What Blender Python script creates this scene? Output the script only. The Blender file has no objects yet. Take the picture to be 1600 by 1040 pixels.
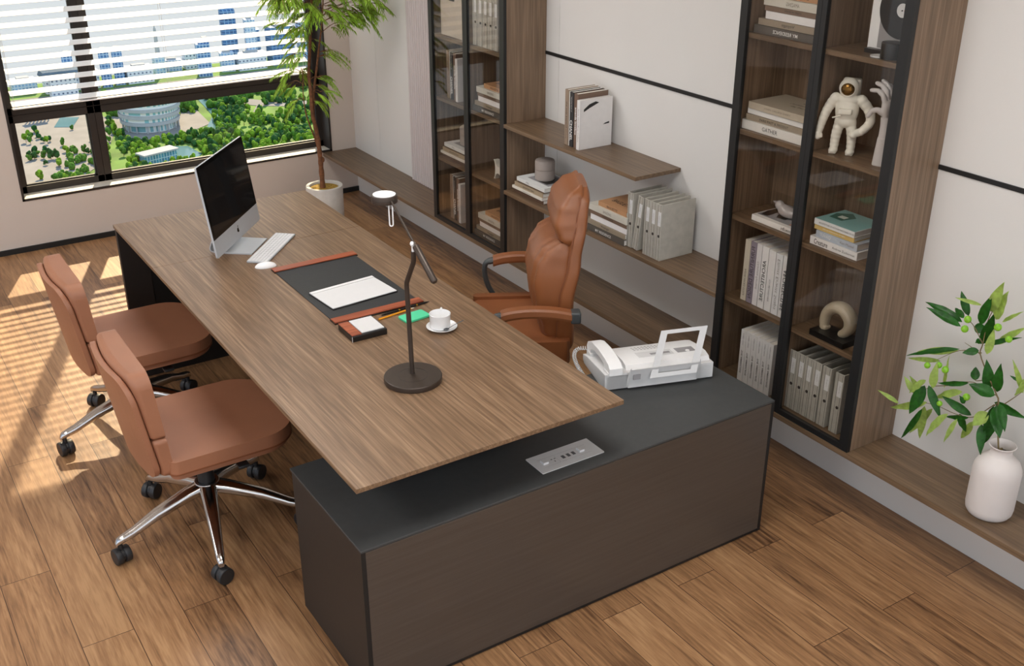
import bpy, bmesh, math, random
from mathutils import Vector, Matrix, noise
R = math.radians
SC = bpy.context.scene
COL = SC.collection
random.seed(11)

# ------------------------------------------------------------------ camera
cam_d = bpy.data.cameras.new('camera')
cam = bpy.data.objects.new('camera', cam_d); COL.objects.link(cam)
yaw, pit = R(32.8627), R(-25.5005)
fw = Vector((math.sin(yaw)*math.cos(pit), math.cos(yaw)*math.cos(pit), math.sin(pit)))
rt = Vector((math.cos(yaw), -math.sin(yaw), 0)); up = rt.cross(fw)
m = Matrix((rt, up, -fw)).transposed().to_4x4(); m.translation = (-3.0544, -6.7153, 2.3668)
cam.matrix_world = m
cam_d.sensor_width = 36; cam_d.lens = 36*1689.54/1600; cam_d.clip_end = 20000; cam_d.clip_start = .05
SC.camera = cam

# ------------------------------------------------------------------ materials
def sl(c):
    return tuple((x/255/12.92 if x/255 <= .04045 else ((x/255+.055)/1.055)**2.4) for x in c)
def nn(t, typ, **k):
    n = t.nodes.new(typ)
    for a, b in k.items():
        if hasattr(n, a) and not a.startswith('i_'): setattr(n, a, b)
        elif a.startswith('i_'): n.inputs[a[2:].replace('_', ' ')].default_value = b
    return n
def base(name):
    m = bpy.data.materials.new(name); m.use_nodes = True
    t = m.node_tree; b = t.nodes['Principled BSDF']
    return m, t, b
def coords(t, scale=(1,1,1), rot=(0,0,0), kind='Object'):
    tc = nn(t, 'ShaderNodeTexCoord'); mp = nn(t, 'ShaderNodeMapping')
    mp.inputs['Scale'].default_value = scale; mp.inputs['Rotation'].default_value = rot
    t.links.new(tc.outputs[kind], mp.inputs['Vector']); return mp.outputs['Vector']
def ramp(t, fac, stops):
    r = nn(t, 'ShaderNodeValToRGB'); e = r.color_ramp.elements
    while len(e) > 1: e.remove(e[-1])
    e[0].position = stops[0][0]; e[0].color = (*stops[0][1], 1)
    for p, c in stops[1:]:
        x = e.new(p); x.color = (*c, 1)
    t.links.new(fac, r.inputs['Fac']); return r.outputs['Color']
def M(name, rgb, rough=.5, metal=0, var=.04, scale=40, bump=0, bscale=400, coat=0, spec=.5):
    m, t, b = base(name); c = sl(rgb)
    n = nn(t, 'ShaderNodeTexNoise'); n.inputs['Scale'].default_value = scale; n.inputs['Detail'].default_value = 3
    t.links.new(coords(t), n.inputs['Vector'])
    col = ramp(t, n.outputs['Fac'], [(.3, tuple(x*(1-var) for x in c)), (.7, tuple(min(1, x*(1+var)) for x in c))])
    t.links.new(col, b.inputs['Base Color'])
    b.inputs['Roughness'].default_value = rough; b.inputs['Metallic'].default_value = metal
    b.inputs['Coat Weight'].default_value = coat; b.inputs['Specular IOR Level'].default_value = spec
    if bump:
        n2 = nn(t, 'ShaderNodeTexNoise'); n2.inputs['Scale'].default_value = bscale; n2.inputs['Detail'].default_value = 4
        t.links.new(coords(t), n2.inputs['Vector'])
        bp = nn(t, 'ShaderNodeBump'); bp.inputs['Strength'].default_value = bump; bp.inputs['Distance'].default_value = .002
        t.links.new(n2.outputs['Fac'], bp.inputs['Height']); t.links.new(bp.outputs['Normal'], b.inputs['Normal'])
    return m
def wood(name, dark, mid, light, axis='y', rough=.4, fine=1., kind='Object', spec=.5, bumpy=.12, broad=.23):
    m, t, b = base(name)
    def s(lo, hi): return {'x': (lo, hi, hi), 'y': (hi, lo, hi), 'z': (hi, hi, lo)}[axis]
    n1 = nn(t, 'ShaderNodeTexNoise'); n1.inputs['Scale'].default_value = 1; n1.inputs['Detail'].default_value = 2; n1.inputs['Roughness'].default_value = .6
    n1.inputs['Distortion'].default_value = .0
    t.links.new(coords(t, s(2.2*fine, 70*fine), kind=kind), n1.inputs['Vector'])
    n2 = nn(t, 'ShaderNodeTexNoise'); n2.inputs['Scale'].default_value = 1; n2.inputs['Detail'].default_value = 1
    t.links.new(coords(t, s(5*fine, 190*fine), kind=kind), n2.inputs['Vector'])
    n3 = nn(t, 'ShaderNodeTexNoise'); n3.inputs['Scale'].default_value = 1; n3.inputs['Detail'].default_value = 2
    t.links.new(coords(t, s(.7*fine, 9*fine), kind=kind), n3.inputs['Vector'])
    a = nn(t, 'ShaderNodeMath', operation='MULTIPLY'); a.inputs[1].default_value = .5; t.links.new(n1.outputs['Fac'], a.inputs[0])
    c = nn(t, 'ShaderNodeMath', operation='MULTIPLY_ADD'); c.inputs[1].default_value = .27; t.links.new(n2.outputs['Fac'], c.inputs[0]); t.links.new(a.outputs[0], c.inputs[2])
    d = nn(t, 'ShaderNodeMath', operation='MULTIPLY_ADD'); d.inputs[1].default_value = broad; t.links.new(n3.outputs['Fac'], d.inputs[0]); t.links.new(c.outputs[0], d.inputs[2])
    col = ramp(t, d.outputs[0], [(.38, sl(dark)), (.5, sl(mid)), (.62, sl(light))])
    t.links.new(col, b.inputs['Base Color']); b.inputs['Roughness'].default_value = rough
    b.inputs['Specular IOR Level'].default_value = spec
    bp = nn(t, 'ShaderNodeBump'); bp.inputs['Strength'].default_value = bumpy; bp.inputs['Distance'].default_value = .001
    t.links.new(d.outputs[0], bp.inputs['Height']); t.links.new(bp.outputs['Normal'], b.inputs['Normal'])
    return m
def floor_mat():
    m, t, b = base('oak_plank_floor')
    v = coords(t, (1,1,1), (0,0,R(90)))
    br = nn(t, 'ShaderNodeTexBrick'); br.offset = .37; br.offset_frequency = 2; br.squash = 1
    for k, x in (('Scale', 1), ('Mortar Size', .0013), ('Mortar Smooth', .1), ('Bias', 0), ('Brick Width', 1.25), ('Row Height', .162)): br.inputs[k].default_value = x
    br.inputs['Color1'].default_value = (0,0,0,1); br.inputs['Color2'].default_value = (1,1,1,1); br.inputs['Mortar'].default_value = (.5,.5,.5,1)
    t.links.new(v, br.inputs['Vector'])
    w = nn(t, 'ShaderNodeMath', operation='MULTIPLY'); w.inputs[1].default_value = 30; t.links.new(br.outputs['Color'], w.inputs[0])
    def noise4(sc, detail, dist, rough=.6):
        n = nn(t, 'ShaderNodeTexNoise', noise_dimensions='4D'); n.inputs['Scale'].default_value = 1; n.inputs['Detail'].default_value = detail
        n.inputs['Distortion'].default_value = dist; n.inputs['Roughness'].default_value = rough
        t.links.new(coords(t, sc), n.inputs['Vector']); t.links.new(w.outputs[0], n.inputs['W']); return n.outputs['Fac']
    g1 = noise4((26, 2.2, 26), 5, 1.6); g2 = noise4((100, 6, 100), 2, .2, .7); g3 = noise4((4, .9, 4), 2, .5)
    a = nn(t, 'ShaderNodeMath', operation='MULTIPLY'); a.inputs[1].default_value = .42; t.links.new(g1, a.inputs[0])
    c = nn(t, 'ShaderNodeMath', operation='MULTIPLY_ADD'); c.inputs[1].default_value = .34; t.links.new(g2, c.inputs[0]); t.links.new(a.outputs[0], c.inputs[2])
    d = nn(t, 'ShaderNodeMath', operation='MULTIPLY_ADD'); d.inputs[1].default_value = .22; t.links.new(g3, d.inputs[0]); t.links.new(c.outputs[0], d.inputs[2])
    pl = nn(t, 'ShaderNodeMath', operation='MULTIPLY_ADD'); pl.inputs[1].default_value = .11; t.links.new(br.outputs['Color'], pl.inputs[0]); t.links.new(d.outputs[0], pl.inputs[2])
    col = ramp(t, pl.outputs[0], [(.38, sl((74,50,31))), (.46, sl((118,85,57))), (.56, sl((154,114,78))), (.68, sl((182,141,100)))])
    mx = nn(t, 'ShaderNodeMix', data_type='RGBA'); t.links.new(br.outputs['Fac'], mx.inputs[0]); t.links.new(col, mx.inputs[6]); mx.inputs[7].default_value = (*sl((74,50,34)), 1)
    t.links.new(mx.outputs[2], b.inputs['Base Color']); b.inputs['Roughness'].default_value = .36
    bp = nn(t, 'ShaderNodeBump'); bp.inputs['Strength'].default_value = .15; bp.inputs['Distance'].default_value = .001
    t.links.new(d.outputs[0], bp.inputs['Height']); t.links.new(bp.outputs['Normal'], b.inputs['Normal'])
    return m
def glass_mat(name, tint, ior=1.5, refl=1., rough=.0):
    m = bpy.data.materials.new(name); m.use_nodes = True; t = m.node_tree; t.nodes.clear()
    o = nn(t, 'ShaderNodeOutputMaterial'); tr = nn(t, 'ShaderNodeBsdfTransparent'); gl = nn(t, 'ShaderNodeBsdfGlossy'); mx = nn(t, 'ShaderNodeMixShader')
    tr.inputs['Color'].default_value = (*tint, 1); gl.inputs['Roughness'].default_value = rough
    lw = nn(t, 'ShaderNodeLayerWeight'); lw.inputs['Blend'].default_value = .5
    pw = nn(t, 'ShaderNodeMath', operation='POWER'); pw.inputs[1].default_value = 5; t.links.new(lw.outputs['Facing'], pw.inputs[0])
    f0 = ((ior-1)/(ior+1))**2
    mu = nn(t, 'ShaderNodeMath', operation='MULTIPLY_ADD'); mu.inputs[1].default_value = (1-f0)*refl; mu.inputs[2].default_value = f0*refl
    t.links.new(pw.outputs[0], mu.inputs[0]); t.links.new(mu.outputs[0], mx.inputs[0])
    t.links.new(tr.outputs[0], mx.inputs[1]); t.links.new(gl.outputs[0], mx.inputs[2]); t.links.new(mx.outputs[0], o.inputs['Surface'])
    return m
def emis(name, rgb, s):
    m, t, b = base(name); b.inputs['Base Color'].default_value = (.8,.8,.8,1)
    b.inputs['Emission Color'].default_value = (*rgb, 1); b.inputs['Emission Strength'].default_value = s; return m
def facade(name, wall, win, sx, sz, mort=.3):
    m, t, b = base(name)
    tc = nn(t, 'ShaderNodeTexCoord'); sp = nn(t, 'ShaderNodeSeparateXYZ'); t.links.new(tc.outputs['Object'], sp.inputs[0])
    ad = nn(t, 'ShaderNodeMath', operation='ADD'); t.links.new(sp.outputs[0], ad.inputs[0]); t.links.new(sp.outputs[1], ad.inputs[1])
    cb = nn(t, 'ShaderNodeCombineXYZ'); t.links.new(ad.outputs[0], cb.inputs[0]); t.links.new(sp.outputs[2], cb.inputs[1])
    br = nn(t, 'ShaderNodeTexBrick'); br.offset = 0; br.inputs['Scale'].default_value = 1
    br.inputs['Brick Width'].default_value = sx; br.inputs['Row Height'].default_value = sz; br.inputs['Mortar Size'].default_value = mort; br.inputs['Mortar Smooth'].default_value = 0
    c = sl(win); br.inputs['Color1'].default_value = (*c, 1); br.inputs['Color2'].default_value = (*[x*1.5 for x in c], 1); br.inputs['Mortar'].default_value = (*sl(wall), 1)
    t.links.new(cb.outputs[0], br.inputs['Vector']); t.links.new(br.outputs['Color'], b.inputs['Base Color']); b.inputs['Roughness'].default_value = .5
    return m

MT = {
 'floor': floor_mat(),
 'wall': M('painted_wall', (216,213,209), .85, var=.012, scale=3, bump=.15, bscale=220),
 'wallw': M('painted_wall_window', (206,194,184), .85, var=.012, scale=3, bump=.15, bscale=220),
 'flute': M('fluted_panel_paint', (200,190,188), .7, var=.01),
 'ceil': M('ceiling_paint', (235,232,228), .9, var=.01),
 'black': M('black_metal', (33,33,33), .45, .2, var=.06),
 'frame': M('window_frame_metal', (46,40,36), .5, .1, var=.05),
 'sill': M('pale_sill_stone', (225,215,198), .6, var=.03),
 'slat': M('white_slat', (249,249,248), .5, var=.01),
 'cord': M('white_cord', (215,210,205), .7),
 'desk': wood('desk_oak_veneer', (110,86,64), (134,107,82), (158,130,102), 'y', .38, bumpy=.0, broad=.14, fine=1.3, spec=.4),
 'shelf': wood('walnut_veneer_shelf', (90,71,53), (108,87,66), (127,103,80), 'y', .38),
 'cab': wood('walnut_veneer_upright', (104,85,67), (123,101,81), (142,119,97), 'z', .42),
 'redwood': wood('red_brown_wood', (120,52,28), (156,76,44), (186,104,66), 'x', .35, fine=1.6),
 'char': M('charcoal_laminate', (64,65,65), .55, var=.05, bump=.1, bscale=900),
 'brown': wood('dark_brown_lacquer', (76,67,60), (80,71,64), (84,75,68), 'x', .28),
 'brownm': M('dark_brown_matt', (38,33,30), .5, var=.04),
 'leather': M('tan_leather', (160,108,80), .42, var=.05, scale=9, bump=.35, bscale=700),
 'leather2': M('cognac_leather', (140,85,50), .36, var=.09, scale=7, bump=.3, bscale=700),
 'seam': M('leather_piping', (128,76,48), .5),
 'chrome': M('polished_aluminium', (200,196,192), .16, 1., var=.02),
 'plastic': M('black_plastic', (38,38,39), .45, var=.03),
 'gplastic': M('dark_grey_plastic', (62,65,66), .4),
 'white': M('white_plastic', (238,238,238), .35, var=.01),
 'offw': M('pale_grey_plastic', (214,214,214), .5, var=.02),
 'lampb': M('bronze_brown_metal', (74,64,57), .38, .5, var=.05),
 'lampw': M('white_enamel', (240,240,240), .4, var=.01),
 'screen': M('dark_screen_glass', (27,27,28), .05, var=.02, spec=.22),
 'bezel': M('black_bezel', (12,12,13), .12, spec=.25),
 'alu': M('silver_aluminium', (176,180,184), .35, .6, var=.02),
 'alul': M('pale_aluminium', (188,192,196), .4, .2, var=.02),
 'key': M('white_keys', (222,222,222), .5, var=.01),
 'pad': M('dark_grey_leatherette', (38,39,40), .6, var=.06, bump=.3, bscale=500),
 'ebony': M('black_leather_box', (22,20,19), .3),
 'paper': M('white_paper', (222,222,222), .8, var=.01),
 'mint': M('mint_green_plastic', (82,214,160), .45, var=.02),
 'yellow': M('yellow_pencil_paint', (236,158,32), .4),
 'gold': M('brass', (212,170,70), .25, 1.),
 'china': M('white_porcelain', (232,232,232), .15, var=.01, coat=.3),
 'steel': M('dark_steel', (92,94,98), .3, .8),
 'potw': M('pale_concrete_pot', (198,194,188), .75, var=.07, scale=25, bump=.3, bscale=150),
 'soil': M('yellow_brown_gravel', (150,118,36), .9, var=.55, scale=160, bump=1., bscale=160),
 'bark': M('brown_bark', (112,72,44), .8, var=.35, scale=60, bump=.8, bscale=90),
 'frond': M('fresh_green_leaf', (134,170,46), .5, var=.45, scale=14),
 'leafd': M('dark_green_leaf', (44,110,32), .38, var=.35, scale=60),
 'leafl': M('yellow_green_leaf', (184,208,112), .5, var=.18, scale=60),
 'fruit': M('lime_green_fruit', (132,190,44), .35, var=.3, scale=80),
 'twig': M('brown_twig', (120,104,70), .7, var=.15),
 'vase': M('matt_white_ceramic', (214,207,203), .6, var=.01),
 'jar': M('grey_ceramic', (158,147,140), .6, var=.03),
 'statue': M('white_ceramic_figure', (232,228,216), .4, var=.01),
 'visor': M('amber_visor', (120,86,30), .12, .7, var=.3, scale=80),
 'handw': M('pale_wooden_hand', (206,200,198), .5, var=.02),
 'stone': M('beige_stone_sculpture', (178,164,140), .4, var=.12, scale=12),
 'fabric': M('grey_linen_binder', (178,174,164), .85, var=.08, scale=30, bump=.4, bscale=500),
 'pages': M('book_pages', (226,222,214), .85, var=.05, scale=300),
 'hole': M('dark_finger_hole', (50,42,38), .8),
 'textk': M('black_print', (34,34,34), .7), 'textw': M('white_print', (232,230,226), .7),
 'textg': M('grey_print', (120,112,104), .7), 'texto': M('orange_print', (218,120,60), .7),
 'glass': glass_mat('window_glass', (.97,.985,.98), 1.45, .5),
 'dglass': glass_mat('smoked_cabinet_glass', (.91,.90,.885), 1.5, .65),
 'vinyl': M('black_vinyl', (24,24,25), .3), 'red': M('red_dot', (206,70,44), .5), 'mgrey': M('grey_card', (150,148,150), .7),
}
def bookmat(rgb, _c={}):
    k = tuple(rgb)
    if k not in _c: _c[k] = M('book_cover_%d_%d_%d' % k, rgb, .55, var=.02)
    return _c[k]

# ------------------------------------------------------------------ mesh building
class G:
    def __init__(s): s.bm = bmesh.new()
    def _add(s, b, mat=None):
        if mat is not None: bmesh.ops.transform(b, matrix=mat, verts=b.verts)
        me = bpy.data.meshes.new('tmp'); b.to_mesh(me); b.free(); s.bm.from_mesh(me); bpy.data.meshes.remove(me); return s
    def box(s, x0, x1, y0, y1, z0, z1, bev=0, seg=2, mat=None):
        b = bmesh.new(); bmesh.ops.create_cube(b, size=1)
        for v in b.verts: v.co = Vector(((x0+x1)/2+v.co.x*(x1-x0), (y0+y1)/2+v.co.y*(y1-y0), (z0+z1)/2+v.co.z*(z1-z0)))
        if bev: bmesh.ops.bevel(b, geom=b.edges[:], offset=bev, segments=seg, profile=.5, affect='EDGES')
        return s._add(b, mat)
    def slab(s, pts, z0, z1, bev=0, seg=3, mat=None, top=True, bot=True, dome=0):
        b = bmesh.new(); vs = [b.verts.new((x, y, z0)) for x, y in pts]; f = b.faces.new(vs)
        r = bmesh.ops.extrude_face_region(b, geom=[f]); up_ = [g for g in r['geom'] if isinstance(g, bmesh.types.BMVert)]
        for v in up_: v.co.z = z1
        bmesh.ops.recalc_face_normals(b, faces=b.faces)
        if bev:
            es = []
            for e in b.edges:
                z = (e.verts[0].co.z, e.verts[1].co.z)
                if (top and z[0] == z1 and z[1] == z1) or (bot and z[0] == z0 and z[1] == z0): es.append(e)
            bmesh.ops.bevel(b, geom=es, offset=bev, segments=seg, profile=.5, affect='EDGES')
        return s._add(b, mat)
    def cyl(s, c, r, h, n=32, bev=0, r2=None, mat=None):
        b = bmesh.new(); bmesh.ops.create_cone(b, cap_ends=True, segments=n, radius1=r, radius2=r if r2 is None else r2, depth=h)
        if bev:
            es = [e for e in b.edges if abs(e.verts[0].co.z-e.verts[1].co.z) < 1e-6]
            bmesh.ops.bevel(b, geom=es, offset=bev, segments=3, profile=.5, affect='EDGES')
        bmesh.ops.translate(b, vec=Vector(c)+Vector((0,0,h/2)), verts=b.verts)
        return s._add(b, mat)
    def lathe(s, prof, c=(0,0,0), n=40, mat=None):
        b = bmesh.new(); rings = []
        for r, z in prof:
            if r < 1e-6: rings.append([b.verts.new((0,0,z))])
            else: rings.append([b.verts.new((r*math.cos(2*math.pi*i/n), r*math.sin(2*math.pi*i/n), z)) for i in range(n)])
        for A, B in zip(rings, rings[1:]):
            for i in range(n):
                j = (i+1) % n
                if len(A) == 1 and len(B) == 1: continue
                if len(A) == 1: b.faces.new((A[0], B[i], B[j]))
                elif len(B) == 1: b.faces.new((A[i], A[j], B[0]))
                else: b.faces.new((A[i], A[j], B[j], B[i]))
        bmesh.ops.recalc_face_normals(b, faces=b.faces)
        bmesh.ops.translate(b, vec=Vector(c), verts=b.verts)
        return s._add(b, mat)
    def tube(s, pts, rad, n=12, flat=1., upv=None, mat=None, cap=True):
        pts = [Vector(p) for p in pts]; k = len(pts)
        if not hasattr(rad, '__len__'): rad = [rad]*k
        b = bmesh.new(); rings = []; prev = None
        for i, p in enumerate(pts):
            t = (pts[min(i+1, k-1)]-pts[max(i-1, 0)]).normalized()
            if prev is None:
                a = Vector(upv) if upv else (Vector((0,0,1)) if abs(t.z) < .9 else Vector((1,0,0)))
                u = (a-t*a.dot(t)).normalized()
            else: u = (prev-t*prev.dot(t)).normalized()
            prev = u; w = t.cross(u)
            rings.append([b.verts.new(p+(u*math.cos(2*math.pi*j/n)*flat+w*math.sin(2*math.pi*j/n))*rad[i]) for j in range(n)])
        for A, B in zip(rings, rings[1:]):
            for j in range(n): b.faces.new((A[j], A[(j+1) % n], B[(j+1) % n], B[j]))
        if cap: b.faces.new(rings[0][::-1]); b.faces.new(rings[-1])
        bmesh.ops.recalc_face_normals(b, faces=b.faces)
        return s._add(b, mat)
    def ball(s, c, r, sc=(1,1,1), n=16, mat=None):
        b = bmesh.new(); bmesh.ops.create_uvsphere(b, u_segments=n*2, v_segments=n, radius=r)
        for v in b.verts: v.co = Vector((v.co.x*sc[0], v.co.y*sc[1], v.co.z*sc[2]))+Vector(c)
        return s._add(b, mat)
    def poly(s, vs, faces):
        b = bmesh.new(); V = [b.verts.new(v) for v in vs]
        for f in faces: b.faces.new([V[i] for i in f])
        return s._add(b)
def rr(x0, x1, y0, y1, r, n=6):
    """outline of a rounded rectangle; r is one radius or (x0y0, x1y0, x1y1, x0y1)"""
    if not hasattr(r, '__len__'): r = (r,)*4
    P = []
    for (cx, cy, q, a0) in ((x0, y0, r[0], 180), (x1, y0, r[1], 270), (x1, y1, r[2], 0), (x0, y1, r[3], 90)):
        ox = cx+(q if cx == x0 else -q); oy = cy+(q if cy == y0 else -q)
        if q < 1e-6: P.append((cx, cy)); continue
        for i in range(n+1):
            a = R(a0+90*i/n); P.append((ox+q*math.cos(a), oy+q*math.sin(a)))
    return P
def smooth_path(pts, k=6):
    pts = [Vector(p) for p in pts]; out = []
    P = [pts[0]*2-pts[1]]+pts+[pts[-1]*2-pts[-2]]
    for i in range(1, len(P)-2):
        a, b, c, d = P[i-1:i+3]
        for j in range(k):
            t = j/k; out.append(.5*((2*b)+(c-a)*t+(2*a-5*b+4*c-d)*t*t+(3*b-a-3*c+d)*t**3))
    out.append(pts[-1]); return out
def fin(me, ang=38):
    few = len(me.polygons) < 3000
    me.polygons.foreach_set('use_smooth', [True]*len(me.polygons)); me.set_sharp_from_angle(angle=R(ang))
    sh = {e.key for e in me.edges if e.use_edge_sharp}
    me.polygons.foreach_set('use_smooth', [not ((few and (len(p.vertices) >= 8 or max(abs(x) for x in p.normal) > .99999)) or all(k in sh for k in p.edge_keys)) for p in me.polygons]); me.update()
def ob(name, g, mat, parent=None, loc=(0,0,0), rot=(0,0,0), ang=38, label=None):
    me = bpy.data.meshes.new(name); g.bm.to_mesh(me); g.bm.free(); fin(me, ang)
    me.materials.append(MT[mat] if isinstance(mat, str) else mat)
    o = bpy.data.objects.new(name, me); COL.objects.link(o); o.location = loc; o.rotation_euler = rot
    if parent: o.parent = parent
    if label: o['label'] = label
    return o
def tag(o, label, cat, group=None, kind=None):
    o['label'] = label; o['category'] = cat
    if group: o['group'] = group
    if kind: o['kind'] = kind
    return o
def thing(name, label, cat, loc=(0,0,0), rz=0, group=None, rot=None):
    o = bpy.data.objects.new(name, None); o.empty_display_size = .05; COL.objects.link(o); o.location = loc
    o.rotation_euler = rot if rot else (0,0,rz)
    return tag(o, label, cat, group)
def struct(name, g, mat, parent=None, ang=38):
    o = ob(name, g, mat, parent, ang=ang)
    if not parent: o['kind'] = 'structure'
    return o
def dup(root, loc, rz, label, name=None):
    def cp(o, par):
        c = o.copy(); COL.objects.link(c)
        if par: c.parent = par
        for ch in [x for x in bpy.data.objects if x.parent == o]: cp(ch, c)
        return c
    r = cp(root, None); r.location = loc; r.rotation_euler = (0,0,rz); r['label'] = label; return r
def remesh(g, voxel, smooth=2):
    """fuse overlapping closed pieces into one continuous surface"""
    me = bpy.data.meshes.new('tmp'); g.bm.to_mesh(me); g.bm.free(); o = bpy.data.objects.new('tmp', me); COL.objects.link(o)
    md = o.modifiers.new('r', 'REMESH'); md.mode = 'VOXEL'; md.voxel_size = voxel
    sm = o.modifiers.new('s', 'SMOOTH'); sm.factor = .5; sm.iterations = smooth
    dg = bpy.context.evaluated_depsgraph_get(); dg.update()
    m2 = bpy.data.meshes.new_from_object(o.evaluated_get(dg)); bpy.data.objects.remove(o); bpy.data.meshes.remove(me)
    r = G(); r.bm.from_mesh(m2); bpy.data.meshes.remove(m2); return r

_txt = {}
def text(s, mat, parent, origin, right, upd, height, width=None, bold=0, name='title', font=None, label=None):
    """printed lettering as thin mesh; centred on origin, running along `right`, letter tops towards `upd`"""
    key = (s, bold)
    if key not in _txt:
        c = bpy.data.curves.new('t', 'FONT'); c.body = s; c.size = 1; c.offset = bold; c.resolution_u = 2
        o = bpy.data.objects.new('t', c); COL.objects.link(o); dg = bpy.context.evaluated_depsgraph_get(); dg.update()
        me = bpy.data.meshes.new_from_object(o.evaluated_get(dg)); bpy.data.objects.remove(o); bpy.data.curves.remove(c)
        _txt[key] = ([tuple(v.co) for v in me.vertices], [tuple(p.vertices) for p in me.polygons]); bpy.data.meshes.remove(me)
    V, F = _txt[key]
    x0 = min(v[0] for v in V); x1 = max(v[0] for v in V); y0 = min(v[1] for v in V); y1 = max(v[1] for v in V)
    k = height/(y1-y0); kx = width/(x1-x0) if width else k
    right = Vector(right); upd = Vector(upd); O = Vector(origin); nrm = right.cross(upd)
    g = G(); g.poly([O+right*((v[0]-(x0+x1)/2)*kx)+upd*((v[1]-(y0+y1)/2)*k) for v in V], F)
    return ob(name, g, mat, parent, label=label)
# ------------------------------------------------------------------ room
WX0, WX1, WZ0, WZ1 = -2.1693, -.1788, .3088, 2.61
CE = 2.75
struct('floor', G().box(-5.6, .2, -9, .25, -.1, 0), 'floor')
struct('ceiling', G().box(-5.6, .2, -9, .25, CE, CE+.1), 'ceil')
g = G().box(-5.6, WX0, 0, .2, 0, CE).box(WX1, .2, 0, .2, 0, CE).box(WX0, WX1, 0, .2, 0, WZ0).box(WX0, WX1, 0, .2, WZ1, CE)
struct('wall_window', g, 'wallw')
g = G().box(0, .2, -.384, 0, 0, CE).box(0, .2, -2.404, -.386, 0, CE).box(0, .2, -9, -2.406, 0, CE).box(.003, .2, -9, 0, 0, CE)
struct('wall_right', g, 'wall')
struct('wall_left', G().box(-5.6, -5.4, -9, 0, 0, .15).box(-5.6, -5.4, -9, 0, CE-.12, CE).box(-5.6, -5.4, -.4, 0, .15, CE-.12).box(-5.6, -5.4, -9, -8.6, .15, CE-.12).box(-5.56, -5.44, -4.6, -4.5, .15, CE-.12), 'wall')  # unseen wall, its wide openings shaped to let sky light fill the room
struct('wall_back', G().box(-5.4, 0, -9, -8.8, 0, .15).box(-5.4, 0, -9, -8.8, CE-.12, CE).box(-.4, 0, -9, -8.8, .15, CE-.12).box(-2.8, -2.7, -8.96, -8.84, .15, CE-.12), 'wall')  # unseen wall, likewise cut open so sky light fills from behind
struct('baseboard_window', G().box(-5.4, -.001, -.012, 0, 0, .0326, .001), 'black')
struct('baseboard_left', G().box(-5.4, -5.388, -8.8, -.012, 0, .0326, .001), 'black')
struct('trim_1', G().box(-.006, 0, -3.8544, -2.2966, 1.3207, 1.3367, .001), 'black')
struct('trim_2', G().box(-.006, 0, -8.8, -4.5811, 1.3207, 1.3367, .001), 'black')
g = G()
y = -.855
while y > -1.55:
    g.slab(rr(-.019, .0, y-.0195, y, (.007, 0, 0, .007), 4), .309, CE-.002, 0); y -= .0268
struct('trim_3', g, 'flute')

# window
wn = G()
for a in ((WX0, WX0+.013, -.004, .11, WZ0, WZ1), (WX1-.013, WX1, -.004, .11, WZ0, WZ1), (WX0, WX1, -.004, .002, WZ0, WZ0+.0135), (WX0, WX1, -.004, .11, WZ1-.013, WZ1)): wn.box(*a)
win = struct('window_1', wn, 'frame')
struct('window_sill', G().box(WX0+.013, WX1-.013, .002, .11, WZ0, WZ0+.013), 'sill', win)
fr = G(); FY0, FY1 = .11, .17
XL, XR, XM, ZT = WX0+.002, WX1-.002, -1.658, .792
for a in ((XL, XL+.05, FY0, FY1, WZ0, WZ1), (XR-.05, XR, FY0, FY1, WZ0, WZ1), (XL, XR, FY0, FY1, WZ0, .362), (XL, XR, FY0, FY1, WZ1-.05, WZ1),
          (XM-.0405, XM-.0015, FY0, FY1, WZ0, WZ1), (XM+.0015, XM+.0405, FY0, FY1, WZ0, WZ1), (XL, XR, FY0, FY1, ZT-.043, ZT-.0015), (XL, XR, FY0, FY1, ZT+.0015, ZT+.043),
          (XM-.002, XM+.002, FY0+.006, FY1, WZ0, WZ1), (XL, XR, FY0+.006, FY1, ZT-.002, ZT+.002)): fr.box(*a)
for xa, xb in ((XL+.05, XM-.04), (XM+.04, XR-.05)):
    for za, zb in ((.362, ZT-.043), (ZT+.043, WZ1-.05)):
        for q in ((xa, xb, za, za+.008), (xa, xb, zb-.008, zb), (xa, xa+.008, za, zb), (xb-.008, xb, za, zb)): fr.box(q[0], q[1], .128, .15, q[2], q[3])
struct('window_frame', fr, 'frame', win)
for xa, xb in ((XL+.05, XM-.04), (XM+.04, XR-.05)):
    for za, zb in ((.362, ZT-.043), (ZT+.043, WZ1-.05)):
        struct('window_pane', G().box(xa, xb, .138, .142, za, zb), 'glass', win)

# blind
bl = thing('window_blind', 'white slatted venetian blind lowered over the upper window panes', 'blind', (0,0,0))
sg = G(); th = R(23); z = .868; BX0, BX1 = -2.118, -.29
while z < 2.53:
    mt = Matrix.Translation((0, .058, z)) @ Matrix.Rotation(th, 4, 'X')
    sg.box(BX0, BX1, -.025, .025, -.0011, .0011, mat=mt); z += .063
ob('slats', sg, 'slat', bl)
ob('head_rail', G().box(BX0, BX1, .03, .085, 2.560, 2.595, .003), 'slat', bl)
for x in (BX0+.012, -1.2, BX1-.014):
    ob('ladder_cord', G().tube([(x, .034, .85), (x, .034, 2.57)], .0011, 6).tube([(x, .082, .86), (x, .082, 2.57)], .0011, 6), 'cord', bl)
ob('bottom_rail', G().box(BX0, BX1, .045, .072, .838, .846, .002), 'slat', bl)

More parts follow.
